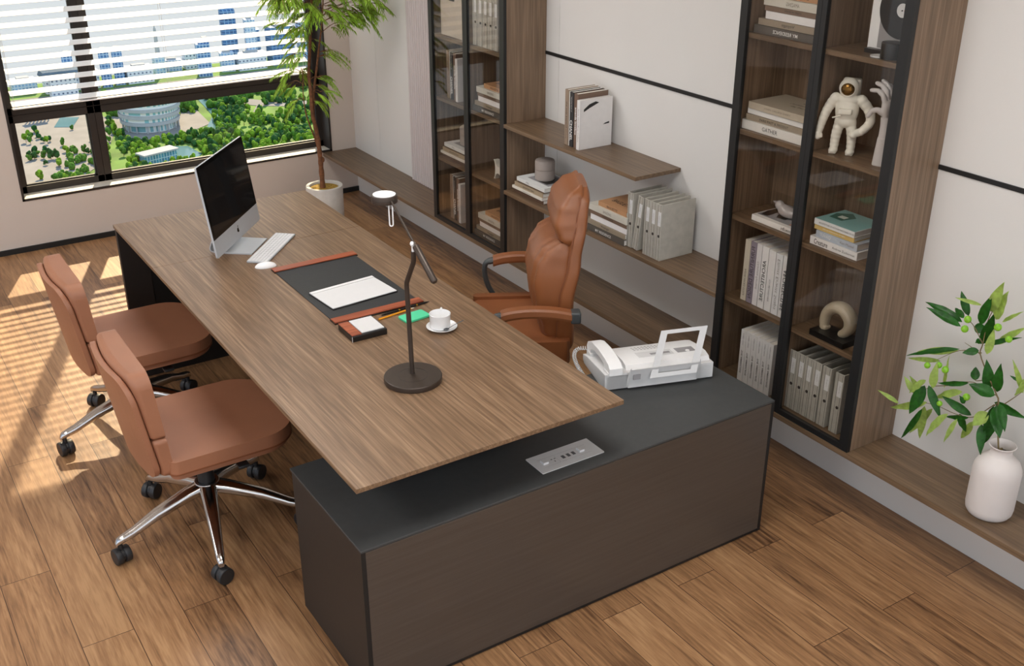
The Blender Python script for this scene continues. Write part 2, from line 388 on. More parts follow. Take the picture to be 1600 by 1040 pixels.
# unseen glowing ceiling panels, added to fill the room with light
def ceiling_fill_panel(x, y, lab, w=.9):
    t = thing('ceiling_fill_panel', lab, 'fill light', (x, y, CE), group='added ceiling fill panels')
    h = w/2
    ob('frame', G().box(-h-.02, h+.02, -h-.02, -h, -.03, 0).box(-h-.02, h+.02, h, h+.02, -.03, 0).box(-h-.02, -h, -h, h, -.03, 0).box(h, h+.02, -h, h, -.03, 0), 'white', t)
    ob('glow_face', G().box(-h, h, -h, h, -.02, -.002), LM, t)
LM = emis('fill_panel_glow', (1, .985, .96), 10)
for i, x in enumerate((-4.1, -1.6)):
    for j, y in enumerate((-2.0, -4.6, -7.2)):
        ceiling_fill_panel(x, y, 'added square ceiling fill panel, %s row, %s' % (('left', 'right')[i], ('nearest the window', 'in the middle', 'nearest the back wall')[j]))

# ------------------------------------------------------------------ bench, shelves, bookcases
bz = .3085
t = thing('wall_bench', 'long low floating walnut bench along the bookcase wall', 'bench', (0, 0, bz))
ob('bench_top', G().box(-.249, -.0005, -7.5, -.001, -.023, 0, .0012), 'shelf', t)
KX = -.2479
def bookcase(y0, y1, lab, shelves):
    """open bottom on the bench, glazed front; y0 > y1"""
    t = thing('glass_bookcase', lab, 'bookcase', (0, y0, bz), group='tall glazed bookcases on the wall bench')
    W = y0-y1; H = CE-bz-.004; F = KX+.018; B = -.0008
    ob('side_panel', G().box(F, B, -.018, 0, 0, H, .0008), 'cab', t)
    ob('side_panel', G().box(F, B, -W, -W+.018, 0, H, .0008), 'cab', t)
    ob('back_panel', G().box(-.014, B, -W+.018, -.018, 0, H), 'cab', t)
    m_ = -W/2-.005
    ob('divider', G().box(F, -.014, m_-.009, m_+.009, .0, H), 'cab', t)
    ob('bottom_panel', G().box(F, -.014, -W+.018, -.018, .0, .0175), 'shelf', t)
    for z in shelves:
        for a, b in ((m_+.009, -.018), (-W+.018, m_-.009)):
            ob('shelf', G().box(F+.002, -.014, a, b, z-bz-.018, z-bz, .0008), 'shelf', t)
    for a, b, s0, s1 in ((m_+.0005, -.0, .021, .034), (-W, m_-.0005, .038, .021)):
        d = ob('door', G().box(KX, F-.001, a, a+s0, 0, H).box(KX, F-.001, b-s1, b, 0, H).box(KX, F-.001, a+s0, b-s1, 0, .022).box(KX, F-.001, a+s0, b-s1, H-.03, H), 'black', t)
        ob('glass_panel', G().box(KX+.006, KX+.010, a+s0, b-s1, .022, H-.03), 'dglass', d)
SH = (.668, 1.003, 1.333, 1.68, 2.02, 2.36)
bookcase(-1.5547, -2.2966, 'tall dark-framed glass bookcase nearer the window, left of the floating shelves', SH)
bookcase(-3.8544, -4.5811, 'tall dark-framed glass bookcase beside the white vase, holding the astronaut', SH)
t = thing('floating_shelf', 'upper floating walnut shelf, shorter one carrying a row of upright books', 'shelf', (0, -2.2970, 1.005), group='floating walnut shelves')
ob('shelf_board', G().box(-.25, -.0005, -1.03, 0, -.0175, 0, .001), 'shelf', t)
t = thing('floating_shelf', 'lower floating walnut shelf running between both bookcases, carrying binders', 'shelf', (0, -2.2970, .668), group='floating walnut shelves')
ob('shelf_board', G().box(-.25, -.0005, -1.5572, 0, -.019, 0, .001), 'shelf', t)

# ------------------------------------------------------------------ desk
t = thing('executive_desk', 'large walnut-topped executive desk on charcoal and brown cabinets', 'desk', (-2.09, -4.457, 0))
dx, dy = .9047, 2.4698
ob('desktop', G().box(0, dx, 0, 1.8665, .735, .75, .0015).box(0, dx, 1.8675, dy, .735, .75, .0015).box(.002, dx-.002, 1.866, 1.868, .7351, .7490), 'desk', t)
c = ob('side_cabinet', G().box(.004, 1.5726, .004, .501, .012, .5436), 'brownm', t)
ob('cabinet_top', G().box(0, 1.5777, 0, .5052, .5386, .5466, .0015), 'char', c)
ob('front_panel', G().box(.014, 1.563, -.0005, .0045, .016, .5376, .001), 'brown', c)
ob('edge_frame', G().box(0, .014, 0, .006, .004, .5386).box(1.563, 1.5777, 0, .5052, .004, .5386).box(.014, 1.563, .0015, .006, .004, .016), 'black', c)
ob('kick_base', G().box(.02, 1.55, .02, .48, 0, .012), 'black', c)
ob('support_block', G().box(.22, .72, .40, .485, .5466, .735, .001), 'black', t)
ob('leg', G().box(.004, .124, dy-.032, dy-.003, 0, .735, .001), 'brownm', t)
ob('leg', G().box(.78, .90, dy-.032, dy-.003, 0, .735, .001), 'brownm', t)
ob('end_panel', G().box(.124, .78, dy-.026, dy-.008, 0, .735), 'black', t)
ob('modesty_panel', G().box(.43, .448, .5052, dy-.026, .45, .735), 'black', t)
s = ob('power_socket', G().slab(rr(.6392, .8757, .0485, .1465, .003, 3), .5467, .5492, .0006, 1), 'offw', t)
for q in (.668, .806): ob('plug_button', G().box(q, q+.019, .086, .109, .5492, .5570, .001), 'offw', s)
ob('data_port', G().box(.742, .753, .086, .103, .5487, .5496).box(.762, .773, .0868, .1038, .5487, .5496).box(.782, .793, .0876, .1046, .5487, .5496), 'steel', s)
ob('outlet_slot', G().box(.704, .710, .1, .103, .5488, .5495).box(.716, .722, .1, .103, .5488, .5495).box(.711, .7135, .085, .092, .5488, .5495), 'plastic', s)
ob('outlet_outline', G().box(.664, .7255, .0745, .0749, .549, .5494).box(.664, .7255, .1195, .1199, .549, .5494).box(.7255, .7259, .0745, .1199, .549, .5494).box(.7295, .846, .0745, .0749, .549, .5494).box(.7295, .846, .1195, .1199, .549, .5494), 'mgrey', s)

# ------------------------------------------------------------------ visitor chairs
def swivel_base(t, R0, hub, angles, wheel_rot, col_top, colr=.024):
    b = ob('star_base', G().cyl((0,0,hub-.045), .038, .045, 28, .004).cyl((0,0,hub-.012), .045, .012, 28, .003), 'chrome', t)
    ob('gas_lift', G().cyl((0,0,hub), colr, col_top-hub, 20), 'plastic', t)
    for i, a in enumerate(angles):
        d = Vector((math.cos(R(a)), math.sin(R(a)), 0)); n = Vector((-d.y, d.x, 0))
        bm = bmesh.new(); rings = []
        for q, z, w, h in ((.02, hub, .031, .042), (.08, hub-.012, .0285, .040), (.20, hub-.048, .0225, .034), (R0-.055, hub-.088, .0170, .028), (R0-.02, hub-.098, .0155, .024), (R0+.002, hub-.106, .013, .022), (R0+.010, hub-.120, .009, .016)):
            p = d*q+Vector((0,0,z)); rings.append([bm.verts.new(p+n*w*x+Vector((0,0,h*y))) for x, y in ((-.6,0),(-.95,-.2),(-1,-.75),(-.7,-1),(.7,-1),(1,-.75),(.95,-.2),(.6,0))])
        for A, B in zip(rings, rings[1:]):
            for j in range(8): bm.faces.new((A[j], A[(j+1)%8], B[(j+1)%8], B[j]))
        bm.faces.new(rings[0][::-1]); bm.faces.new(rings[-1]); bmesh.ops.recalc_face_normals(bm, faces=bm.faces)
        g = G(); g._add(bm); lg = ob('base_leg', g, 'chrome', t, ang=50)
        p = d*(R0-.006); wa = R(wheel_rot[i]); wd = Vector((math.cos(wa), math.sin(wa), 0))
        cg = G()
        for sgn in (-1, 1):
            mt = Matrix.Translation(p+wd*.0165*sgn+Vector((0,0,.0307))) @ wd.to_track_quat('Z', 'Y').to_matrix().to_4x4()
            cg.cyl((0,0,-.0115), .0305, .023, 28, .004, mat=mt)
        mt = Matrix.Translation(p+Vector((0,0,.0325))) @ wd.to_track_quat('Z', 'Y').to_matrix().to_4x4()
        cg.cyl((0,0,-.008), .024, .016, 24, mat=mt)
        cg.cyl((p.x, p.y, .045), .009, hub-.13-.045, 12)
        ob('caster', cg, 'plastic', lg)
def bend(g, f):
    for v in g.bm.verts: v.co = Vector(f(v.co))
    return g
YZ = Matrix(((0,0,1,0),(1,0,0,0),(0,1,0,0),(0,0,0,1)))   # slab (x,y,z) -> (z,x,y): outline in y-z, thickness in x
def grid_slab(pts, z0, z1, bev, seg, mat):
    g = G(); g.slab(pts, z0, z1, bev, seg); 
    bmesh.ops.transform(g.bm, matrix=mat, verts=g.bm.verts); return g
def dense(g, n):
    """cut a thin slab into vertical strips so that it can follow a curve"""
    for i in range(1, 2*n):
        bmesh.ops.bisect_plane(g.bm, geom=g.bm.verts[:]+g.bm.edges[:]+g.bm.faces[:], plane_co=(0, -.222+.222*i/n, 0), plane_no=(0, 1, 0))
def loft(rings, n=40, cap=True):
    """rings: (z, x centre, half depth, half width, exponent)"""
    bm = bmesh.new(); R_ = []
    for z, xc, hx, hy, e in rings:
        ring = []
        for i in range(n):
            a = 2*math.pi*i/n; c_, s_ = math.cos(a), math.sin(a)
            ring.append(bm.verts.new((xc+hx*math.copysign(abs(c_)**(2/e), c_), hy*math.copysign(abs(s_)**(2/e), s_), z)))
        R_.append(ring)
    for A, B in zip(R_, R_[1:]):
        for i in range(n): bm.faces.new((A[i], A[(i+1) % n], B[(i+1) % n], B[i]))
    bm.faces.new(R_[0][::-1]); bm.faces.new(R_[-1]); bmesh.ops.recalc_face_normals(bm, faces=bm.faces)
    g = G(); g._add(bm); return g
def interp(tab, z):
    for (z0, v0), (z1, v1) in zip(tab, tab[1:]):
        if z <= z1: 
            k = max(0, (z-z0)/(z1-z0)); k = k*k*(3-2*k); return v0+(v1-v0)*k
    return tab[-1][1]
def visitor_chair(loc, lab):
    """faces +x"""
    t = thing('visitor_chair', lab, 'chair', loc, 0, 'tan leather visitor chairs')
    def seat_o(e): return rr(-.172-e, .288+e, -.238-e, .238+e, (.03, .125, .125, .03), 12)
    ob('seat', G().slab(seat_o(0), .404, .452, .020, 5), 'leather', t)
    ob('seat_piping', G().slab(seat_o(.0015), .4000, .4055, .002, 2), 'seam', t)
    ob('seat_shell', G().slab(seat_o(-.008), .380, .4005, .010, 3), 'leather', t)
    ob('tilt_mechanism', G().box(-.08, .08, -.05, .05, .345, .380, .006), 'plastic', t)
    ob('height_lever', G().tube([(.05, -.05, .362), (.075, -.18, .358), (.08, -.20, .356)], .005, 8).box(.055, .095, -.232, -.190, .350, .361, .004), 'plastic', t)
    seam_x = lambda z: -.193-.147*(z-.40)
    front_x = lambda z: -.154-.093*(z-.39)
    def bow(y): return .026*(1-min(1, (y/.222)**2))
    sh = grid_slab(rr(-.222, .222, .390, .768, (.055, .055, .085, .085), 10), -.022, 0, .009, 4, YZ); dense(sh, 6)
    ob('back_shell', bend(sh, lambda c: (c.x+seam_x(c.z)-bow(c.y), c.y, c.z)), 'leather', t, label='outer shell of the backrest')
    def cush(z0, z1, rt_, rb, bev):
        u = grid_slab(rr(-.221, .221, z0, z1, (rb, rb, rt_, rt_), 8), 0, .05, bev, 4, YZ); dense(u, 6)
        def f(c):
            k = c.x/.05; return (seam_x(c.z)*(1-k)+front_x(c.z)*k-bow(c.y)*(1-k)+.002, c.y, c.z)
        return bend(u, f)
    ob('upper_back_cushion', cush(.543, .782, .05, .016, .016), 'leather', t)
    ob('lower_back_cushion', cush(.392, .541, .016, .03, .014), 'leather', t)
    swivel_base(t, .345, .205, (-103, -174, 113, 41, -31), (-75, 12, -50, -55, 20), .345, .03)
    return t
v0 = visitor_chair((-2.19, -3.34, 0), 'tan leather swivel visitor chair nearer the camera, right under the desk edge')
dup(v0, (-2.19, -2.49, 0), 0, 'tan leather swivel visitor chair nearer the window, behind the other one')

# ------------------------------------------------------------------ executive chair
def exec_chair(loc, rz):
    t = thing('executive_chair', 'high-backed cognac leather executive armchair behind the desk', 'chair', loc, rz)
    ob('seat', G().slab(rr(-.13, .27, -.235, .235, (.03, .12, .12, .03), 8), .40, .492, .032, 5), 'leather2', t)
    for s_ in (-1, 1): ob('seat_bolster', G().slab(rr(-.12, .24, min(s_*.212, s_*.252), max(s_*.212, s_*.252), .018, 4), .395, .505, .016, 3), 'leather2', t)
    ob('seat_base', G().slab(rr(-.14, .2, -.2, .2, .06, 5), .37, .40, .006, 2), 'plastic', t)
    rear = [(.40, -.150), (.46, -.158), (.62, -.150), (.81, -.176), (.98, -.200), (1.09, -.212)]
    side = [(.40, -.05), (.46, -.058), (.52, -.064), (.66, -.072), (.82, -.106), (.88, -.118), (.96, -.134), (1.06, -.152), (1.09, -.16)]
    wid = [(.40, .150), (.46, .185), (.60, .205), (.75, .208), (.88, .196), (.98, .175), (1.04, .155), (1.09, .12)]
    R_ = []
    N_ = 34
    for i in range(N_+1):
        z = .38+.705*i/N_; k = 1-max(0, (z-1.04)/.05)**2*.55 if z > 1.04 else (1-((.43-z)/.05)**2*.3 if z < .43 else 1)
        xr, xs, w = interp(rear, z), interp(side, z), interp(wid, z); R_.append((z, (xr+xs)/2, (xs-xr)/2*max(.25, k), w*max(.25, k**.5), 4.2))
    ob('back_shell', loft(R_, 48), 'leather2', t)
    fr_c = [(.44, -.045), (.52, -.012), (.63, .014), (.72, .024), (.79, .012), (.85, -.020), (.885, -.062)]
    wl = [(.44, .150), (.50, .176), (.62, .193), (.75, .196), (.83, .188), (.885, .176)]
    R_ = []
    for i in range(27):
        z = .440+.445*i/26; xf, w = interp(fr_c, z), interp(wl, z); e = min(1, (z-.43)/.035, (.892-z)/.03)**.5; xb = -.15; R_.append((z, (xf+xb)/2, (xf-xb)/2*max(.2, e), w*(.9+.1*e), 4.6))
    g = loft(R_, 96)
    for v in g.bm.verts:
        if v.co.x > -.09: v.co.x += .0035*math.sin(v.co.y*105+1.2)*min(1, max(0, (v.co.z-.46)/.1))
    ob('back_cushion', g, 'leather2', t, ang=60)
    fh = [(.872, -.092), (.90, -.076), (.95, -.062), (1.01, -.074), (1.06, -.108), (1.095, -.155)]
    wh = [(.872, .180), (.90, .186), (.95, .178), (1.01, .163), (1.06, .140), (1.095, .10)]
    R_ = []
    for i in range(23):
        z = .874+.222*i/22; xf, w = interp(fh, z), interp(wh, z); e = min(1, (z-.862)/.035, (1.104-z)/.05)**.5; xb = -.19; R_.append((z, (xf+xb)/2, (xf-xb)/2*max(.2, e), w*(.9+.1*e), 5))
    ob('headrest', loft(R_, 48), 'leather2', t, ang=60)
    for s_ in (-1, 1):
        P = [Vector((interp(side, z)-.012, s_*(interp(wid, z)+.0003)*.985, z)) for z in [.46+.02*i for i in range(31)]]
        ob('wing_piping', G().tube(P, .0017, 6), 'seam', t)
        Y = s_*.29
        arm = smooth_path([(-.122, Y, .636), (-.05, Y, .650), (.04, Y, .656), (.11, Y, .650), (.150, Y, .640)], 5)
        bm = bmesh.new(); rows = []
        for p in arm:
            rows.append([bm.verts.new(p+Vector((0, dy_, dz_))) for dy_, dz_ in ((-.020,-.020),(.020,-.020),(.025,-.010),(.025,.010),(.018,.018),(-.018,.018),(-.025,.010),(-.025,-.010))])
        for A, B in zip(rows, rows[1:]):
            for j in range(8): bm.faces.new((A[j], A[(j+1) % 8], B[(j+1) % 8], B[j]))
        bm.faces.new(rows[0][::-1]); bm.faces.new(rows[-1]); bmesh.ops.recalc_face_normals(bm, faces=bm.faces)
        g = G(); g._add(bm); ob('arm_pad', g, 'leather2', t, ang=40)
        ob('arm_cap', G().box(-.158, -.118, Y-.026, Y+.026, .608, .656, .008, 3), 'gplastic', t)
        sup = smooth_path([(.145, Y, .643), (.178, Y, .632), (.187, Y, .600), (.180, Y, .55), (.160, Y, .50), (.125, Y*.97, .455), (.08, Y*.9, .42), (.03, Y*.8, .395)], 5)
        ob('arm_support', G().tube(sup, [.020]*4+[.0165]*(len(sup)-4), 12, flat=.7), 'gplastic', t)
    swivel_base(t, .31, .16, (0, 72, 144, 216, 288), (30, 80, 120, 200, 250), .37)
    return t
exec_chair((-.775, -3.347, 0), R(151))
# ------------------------------------------------------------------ things on the desk
D = .7501
# all-in-one computer
ca = math.atan2(.348, .303)
t = thing('desktop_computer', 'silver all-in-one computer with a black screen on the desk', 'computer', (-1.712, -2.545, D), ca)
# local x along the screen, -y is the front
tilt = Matrix.Translation((0, 0, .035)) @ Matrix.Rotation(R(-7), 4, 'X')
def XZ(g): bmesh.ops.transform(g.bm, matrix=Matrix(((1,0,0,0),(0,0,1,0),(0,1,0,0),(0,0,0,1))), verts=g.bm.verts); return g
W_, H_ = .237, .372
g = XZ(G().slab(rr(-W_, W_, 0, H_, .008, 4), -.004, .004, .002, 2)); bmesh.ops.transform(g.bm, matrix=tilt, verts=g.bm.verts)
c = ob('display_case', g, 'alul', t)
g = G().box(-W_+.001, W_-.001, -.0052, -.0040, .074, H_-.001, .0004, 1); bmesh.ops.transform(g.bm, matrix=tilt, verts=g.bm.verts); ob('screen_bezel', g, 'bezel', c)
g = G().box(-W_+.016, W_-.016, -.0058, -.0052, .090, H_-.017); bmesh.ops.transform(g.bm, matrix=tilt, verts=g.bm.verts); ob('screen', g, 'screen', c)
g = G().ball((0, .022, .19), .16, (1, .11, .85), 14); bmesh.ops.transform(g.bm, matrix=tilt, verts=g.bm.verts); ob('rear_housing', g, 'alu', c)
g = XZ(G().slab([(math.cos(a)*(.0085+.0012*math.cos(2*a)) + (-.004 if abs(a) < .55 else 0), .037+math.sin(a)*.0095-.0018*abs(math.cos(a))**8) for a in [i*math.pi/14 for i in range(28)]], -.0052, -.004, 0).slab([(.000, .049), (.002, .0485), (.006, .053), (.005, .0555)], -.0052, -.004, 0)); bmesh.ops.transform(g.bm, matrix=tilt, verts=g.bm.verts); ob('logo', g, 'bezel', c)
f = smooth_path([(0, -.085, .003), (0, .03, .003), (0, .075, .004), (0, .092, .018), (0, .075, .06), (0, .045, .12), (0, .022, .17)], 5)
bm = bmesh.new(); rows = []
for i, p in enumerate(f):
    d_ = (f[min(i+1, len(f)-1)]-f[max(i-1, 0)]).normalized(); n_ = Vector((0, -d_.z, d_.y))
    rows.append([bm.verts.new(p+Vector((sx*.092, 0, 0))+n_*q) for sx, q in ((-1, -.0025), (1, -.0025), (1, .0025), (-1, .0025))])
for A, B in zip(rows, rows[1:]):
    for j in range(4): bm.faces.new((A[j], A[(j+1)%4], B[(j+1)%4], B[j]))
bm.faces.new(rows[0][::-1]); bm.faces.new(rows[-1]); bmesh.ops.recalc_face_normals(bm, faces=bm.faces)
g = G(); g._add(bm); ob('stand', g, 'alul', t)
# keyboard
t = thing('keyboard', 'slim white and silver keyboard in front of the computer', 'keyboard', (-1.612, -2.645, D), R(48))
bd = ob('keyboard_body', G().slab(rr(-.168, .168, -.044, .044, .006, 3), .0015, .007, .0012, 2), 'alul', t)
ob('rear_foot', G().box(-.165, .165, .028, .043, 0, .003), 'alu', bd)
for r_ in range(6):
    xs = -.163; y0 = -.040+r_*.0137
    ws = ([.030, .016, .022, .118, .022, .016] if r_ == 0 else [.022]*1+[.0215]*13)
    k = .326/sum(ws); g = G()
    for w in ws:
        g.box(xs+.0008, xs+w*k-.0008, y0, y0+.0122, .007, .0088, .0005, 1); xs += w*k
    ob('key_row', g, 'key', bd)
# mouse
t = thing('computer_mouse', 'white wireless mouse beside the keyboard', 'mouse', (-1.707, -2.822, D), R(-14))
g = G().ball((0,0,0), 1, (.043, .0235, .021), 14); g.bm.verts.ensure_lookup_table()
bmesh.ops.bisect_plane(g.bm, geom=g.bm.verts[:]+g.bm.edges[:]+g.bm.faces[:], plane_co=(0,0,.002), plane_no=(0,0,-1), clear_outer=True)
g.slab([(math.cos(a)*.0425, math.sin(a)*.023) for a in [i*math.pi/16 for i in range(32)]], 0, .0025, .0005, 1)
ob('mouse_shell', g, 'white', t)
# desk pad
t = thing('desk_pad', 'dark grey desk pad with a red-brown wooden bar at each end', 'desk pad', (-1.7, -3.475, D))
ob('pad_mat', G().box(0, .345, .004, .603, 0, .003, .001, 1), 'pad', t)
for a, b in ((0, .042), (.566, .607)):
    ob('wooden_bar', G().box(-.003, .352, a, b, .0045, .0085, .001, 1), 'redwood', t)
    ob('bar_base', G().box(-.005, .354, a-.002, b+.001, 0, .0045, .0008, 1), 'ebony', t)
t = thing('clip_folder', 'white sheet folder with a black rim lying on the desk pad', 'folder', (-1.531, -3.259, D+.0032), R(5))
ob('backing', G().box(-.138, .138, -.092, .092, 0, .0035, .0008, 1), 'ebony', t)
ob('sheets', G().box(-.136, .136, -.089, .091, .0035, .0065, .0004, 1), 'paper', t)
ob('binding_strip', G().box(-.136, .136, .074, .0905, .0066, .0080, .0004, 1), 'white', t)
ob('seam_line', G().box(-.134, .134, .0725, .0732, .0066, .0069), 'mgrey', t)
t = thing('memo_box', 'black memo box with a wooden edge holding white note paper', 'memo box', (-1.714, -3.64, D), R(-1))
ob('tray', G().box(0, .132, 0, .122, 0, .022, .003, 2), 'ebony', t)
ob('wooden_edge', G().box(.001, .038, .003, .122, .022, .0245, .0008, 1), 'redwood', t)
ob('corner_binding', G().box(-.0006, .0008, -.0006, .0008, .001, .021), 'offw', t)
tag(ob('note_paper', G().box(.040, .125, .010, .118, .0222, .0262, .0004, 1), 'paper', None, (-1.714, -3.64, D), (0,0,R(-1))), 'white block of note paper lying in the black memo box', 'note paper')
t = thing('pencil', 'yellow pencil between the desk pad and the green case', 'pencil', (-1.478, -3.512, D+.0035), R(8))
ob('pencil_barrel', G().tube([(-.08, 0, 0), (.062, 0, 0)], .0036, 6), 'yellow', t)
ob('pencil_tip', G().tube([(.062, 0, 0), (.076, 0, 0)], [.0036, .0006], 6), 'pages', t)
t = thing('pen', 'black pen with brass rings lying along the desk pad', 'pen', (-1.432, -3.489, D+.0038), R(4))
ob('pen_barrel', G().tube([(-.10, 0, 0), (-.09, 0, 0), (.085, 0, 0), (.103, 0, 0)], [.002, .0038, .0038, .001], 12), 'ebony', t)
ob('pen_ring', G().tube([(-.03, 0, 0), (-.024, 0, 0)], .0042, 12).tube([(.045, 0, 0), (.051, 0, 0)], .0042, 12), 'gold', t)
tag(ob('card_case', G().slab(rr(-.051, .051, -.031, .031, .010, 5), 0, .0085, .0025, 2), 'mint', None, (-1.44, -3.571, D), (0,0,R(6))), 'mint green rounded case lying beside the coffee cup', 'case')
# cup
CX, CY = -1.404, -3.708
tag(ob('saucer', G().lathe([(0, .0), (.028, .0), (.03, .002), (.047, .008), (.0535, .0125), (.0545, .0135), (.0535, .0142), (.045, .0105), (.03, .0055), (0, .005)], n=48), 'china', None, (CX, CY, D)), 'round white saucer under the coffee cup', 'saucer')
t = thing('coffee_cup', 'small white coffee cup standing on its saucer', 'cup', (CX-.004, CY+.004, D+.0056)); t.scale = (1.13, 1.13, 1.13)
ob('cup_body', G().lathe([(0, 0), (.026, 0), (.030, .003), (.0315, .010), (.033, .045), (.0335, .048), (.0325, .0485), (.031, .046), (.0295, .012), (.027, .007), (0, .006)], n=40), 'china', t)
ob('cup_handle', G().tube(smooth_path([(.031, .0, .043), (.046, .0, .045), (.052, .0, .032), (.046, .0, .016), (.031, .0, .013)], 5), .0035, 10), 'china', t, rot=(0,0,R(55)))
t = thing('teaspoon', 'dark steel teaspoon resting on the saucer', 'spoon', (CX-.002, CY-.036, D+.0145), R(-5))
ob('spoon_bowl', G().ball((0,0,0), 1, (.0105, .0075, .0028), 10), 'steel', t)
ob('spoon_handle', G().tube([(.008, .0, .001), (.03, .0015, .009), (.062, .003, .0165), (.068, .003, .018)], [.0016, .0014, .0028, .002], 8, flat=.5), 'steel', t)
# lamp
t = thing('desk_lamp', 'slender bronze-brown desk lamp with a round head and counterweight', 'lamp', (-1.668, -3.99, D))
b = ob('lamp_base', G().cyl((0,0,0), .0925, .0185, 64, .0025), 'lampb', t)
ob('base_ring', G().lathe([(.0468, .0184), (.0468, .0188), (.0476, .0188), (.0476, .0184)], n=64), 'plastic', b)
ob('lamp_post', G().tube([(.004, .012, .0185), (.004, .024, .318), (.004, .022, .329), (.004, -.026, .408), (.004, -.030, .419), (.004, -.030, .447)], .0078, 16), 'lampb', t)
ob('joint', G().tube([(.004, -.030, .445), (.004, -.030, .466)], .0052, 14).ball((.004, -.028, .470), .0085, n=8), 'lampw', t)
A0, A1, A2 = Vector((.006, -.040, .468)), Vector((.004, -.158, .392)), Vector((.004, .108, .570))
ob('counterweight', G().tube([A1, A1+(A0-A1)*.03, A0-(A0-A1)*.03, A0], [.0075, .0105, .0105, .006], 18), 'lampb', t)
ob('lamp_arm', G().tube([A0, A2], .0037, 12), 'lampb', t)
h = ob('lamp_head', G().cyl((.0, .140, .554), .0405, .024, 48, .002), 'lampb', t)
ob('head_groove', G().lathe([(.0403, 0), (.0409, 0), (.0409, .0008), (.0403, .0008)], (0, .140, .566), 48), 'plastic', h)
ob('light_disc', G().cyl((.0, .140, .5782), .035, .0012, 48), 'lampw', h)
lp = [(-.0055, 0), (-.0055, -.060)]
loop = [(.0055*math.cos(R(a)), -.078+.0055*math.sin(R(a))) for a in range(180, 361, 30)]+[(.0055*math.cos(R(a)), .0055*math.sin(R(a))) for a in range(0, 181, 30)]
rgt = Vector((math.cos(yaw), -math.sin(yaw), 0))
ob('cord_clip', G().tube([Vector((.004, .108, .568))+rgt*p[0]+Vector((0,0,p[1])) for p in loop+[loop[0]]], .0022, 8), 'lampw', t)

# ------------------------------------------------------------------ fax telephone
t = thing('fax_telephone', 'white fax telephone with corded handset on the charcoal cabinet', 'telephone', (-.974, -4.092, .5472), math.atan2(-.127, .39))
L_, Dp = .408, .245
# body profile in (y, z), extruded along x
def ext_x(prof, x0, x1, bev=0):
    g = G(); g.slab(prof, x0, x1, bev, 2); bmesh.ops.transform(g.bm, matrix=YZ, verts=g.bm.verts); return g
ob('body', ext_x([(.012, 0), (.23, 0), (Dp, .012), (Dp, .032), (.20, .044), (.05, .062), (0, .066), (0, .008)], 0, L_, .003), 'offw', t)
ob('top_cover', ext_x([(.018, .060), (.03, .079), (.06, .084), (.12, .078), (.20, .060), (.243, .040), (.243, .034), (.1, .05)], .085, L_-.006, .003), 'white', t)
ob('front_cover', G().box(.004, L_-.004, .0, .012, .006, .062, .003), 'offw', t)
hs = ob('handset', ext_x([(-.004, .062), (-.004, .088), (.012, .100), (.05, .107), (.12, .110), (.19, .104), (.232, .088), (.244, .068), (.240, .052), (.205, .054), (.195, .074), (.16, .084), (.10, .087), (.06, .083), (.048, .064), (.03, .060)], .014, .062, .006), 'white', t)
ob('handset_cradle', G().box(.010, .068, .0, .05, .058, .072, .003).box(.010, .068, .19, .235, .032, .056, .003), 'offw', t)
lid = G(); lid.box(.17, .30, .10, .1004, 0, .001)
def on_top(x0, x1, y0, y1, dz=.0006):
    def z(y): return .084-(y-.06)*.1+dz if y < .12 else .078-(y-.12)*.225+dz
    return [(x0, y0, z(y0)), (x1, y0, z(y0)), (x1, y1, z(y1)), (x0, y1, z(y1))]
def patch(rects):
    g = G()
    for r_ in rects: g.poly(on_top(*r_), [(0,1,2,3)])
    return g
ob('control_panel', patch([(.15, .285, .065, .115)]), 'offw', t)
ob('display_window', patch([(.20, .275, .078, .096, .0012)]), 'mgrey', t)
ob('number_pad', patch([(.30, .37, .07, .115)]), 'mgrey', t)
ob('buttons', patch([(.16+.013*i, .168+.013*i, .145+.016*j, .151+.016*j) for i in range(9) for j in range(3)]), 'mgrey', t)
ob('round_knob', G().cyl((.34, .078, .079), .008, .006, 20, .001), 'white', t)
tr = ob('paper_tray', ext_x([(-.026, .088), (-.023, .088), (.0, .020), (-.004, .008), (-.006, .008), (-.004, .020)], .085, .345, .0006), 'offw', t)
ob('tray_fin', G().poly([(.085, -.004, .010), (.085, -.028, .096), (.083, -.010, .070), (.079, .0, .012), (.081, .0, .012), (.087, -.004, .010), (.087, -.028, .096)], [(0,1,2,3),(5,6,1,0),(3,2,6,5)]), 'offw', tr)
ob('tray_fin', G().poly([(.345, -.004, .010), (.345, -.028, .100), (.352, -.014, .078), (.360, .0, .012), (.343, -.004, .010), (.343, -.028, .100)], [(0,1,2,3),(4,5,1,0),(3,2,5,4)]), 'offw', tr)
ob('tray_notch', G().box(.098, .124, -.0215, -.0170, .046, .066).box(.318, .336, -.0215, -.0170, .046, .066), 'mgrey', tr)
# wire paper support: flat slanted frame leaning over
o_ = Vector((.155, -.030, .050)); e1 = Vector((.175, 0, .0)); e2 = Vector((.052, .048, .155)); g = G()
def q_(u, v, off=0): return o_+e1*u+e2*v+Vector((0, -.0015+off, 0))
bars = [((0, 0), (1, 0), (1, .09), (0, .09)), ((0, .92), (1, .92), (1, 1), (0, 1)), ((0, .09), (.15, .09), (.15, .92), (0, .92)), ((.85, .09), (1, .09), (1, .92), (.85, .92))]
for bq in bars:
    vs = [q_(*p) for p in bq]+[q_(*p, .0012) for p in bq]
    g.poly(vs, [(0,1,2,3), (7,6,5,4), (0,4,5,1), (1,5,6,2), (2,6,7,3), (3,7,4,0)])
ob('paper_support', g, 'offw', t)
path = smooth_path([(.020, .232, .060), (-.018, .250, .052), (-.040, .225, .040), (-.044, .17, .024), (-.036, .10, .008), (-.030, .03, .008)], 10)
g = G(); hel = []
tot = [0]
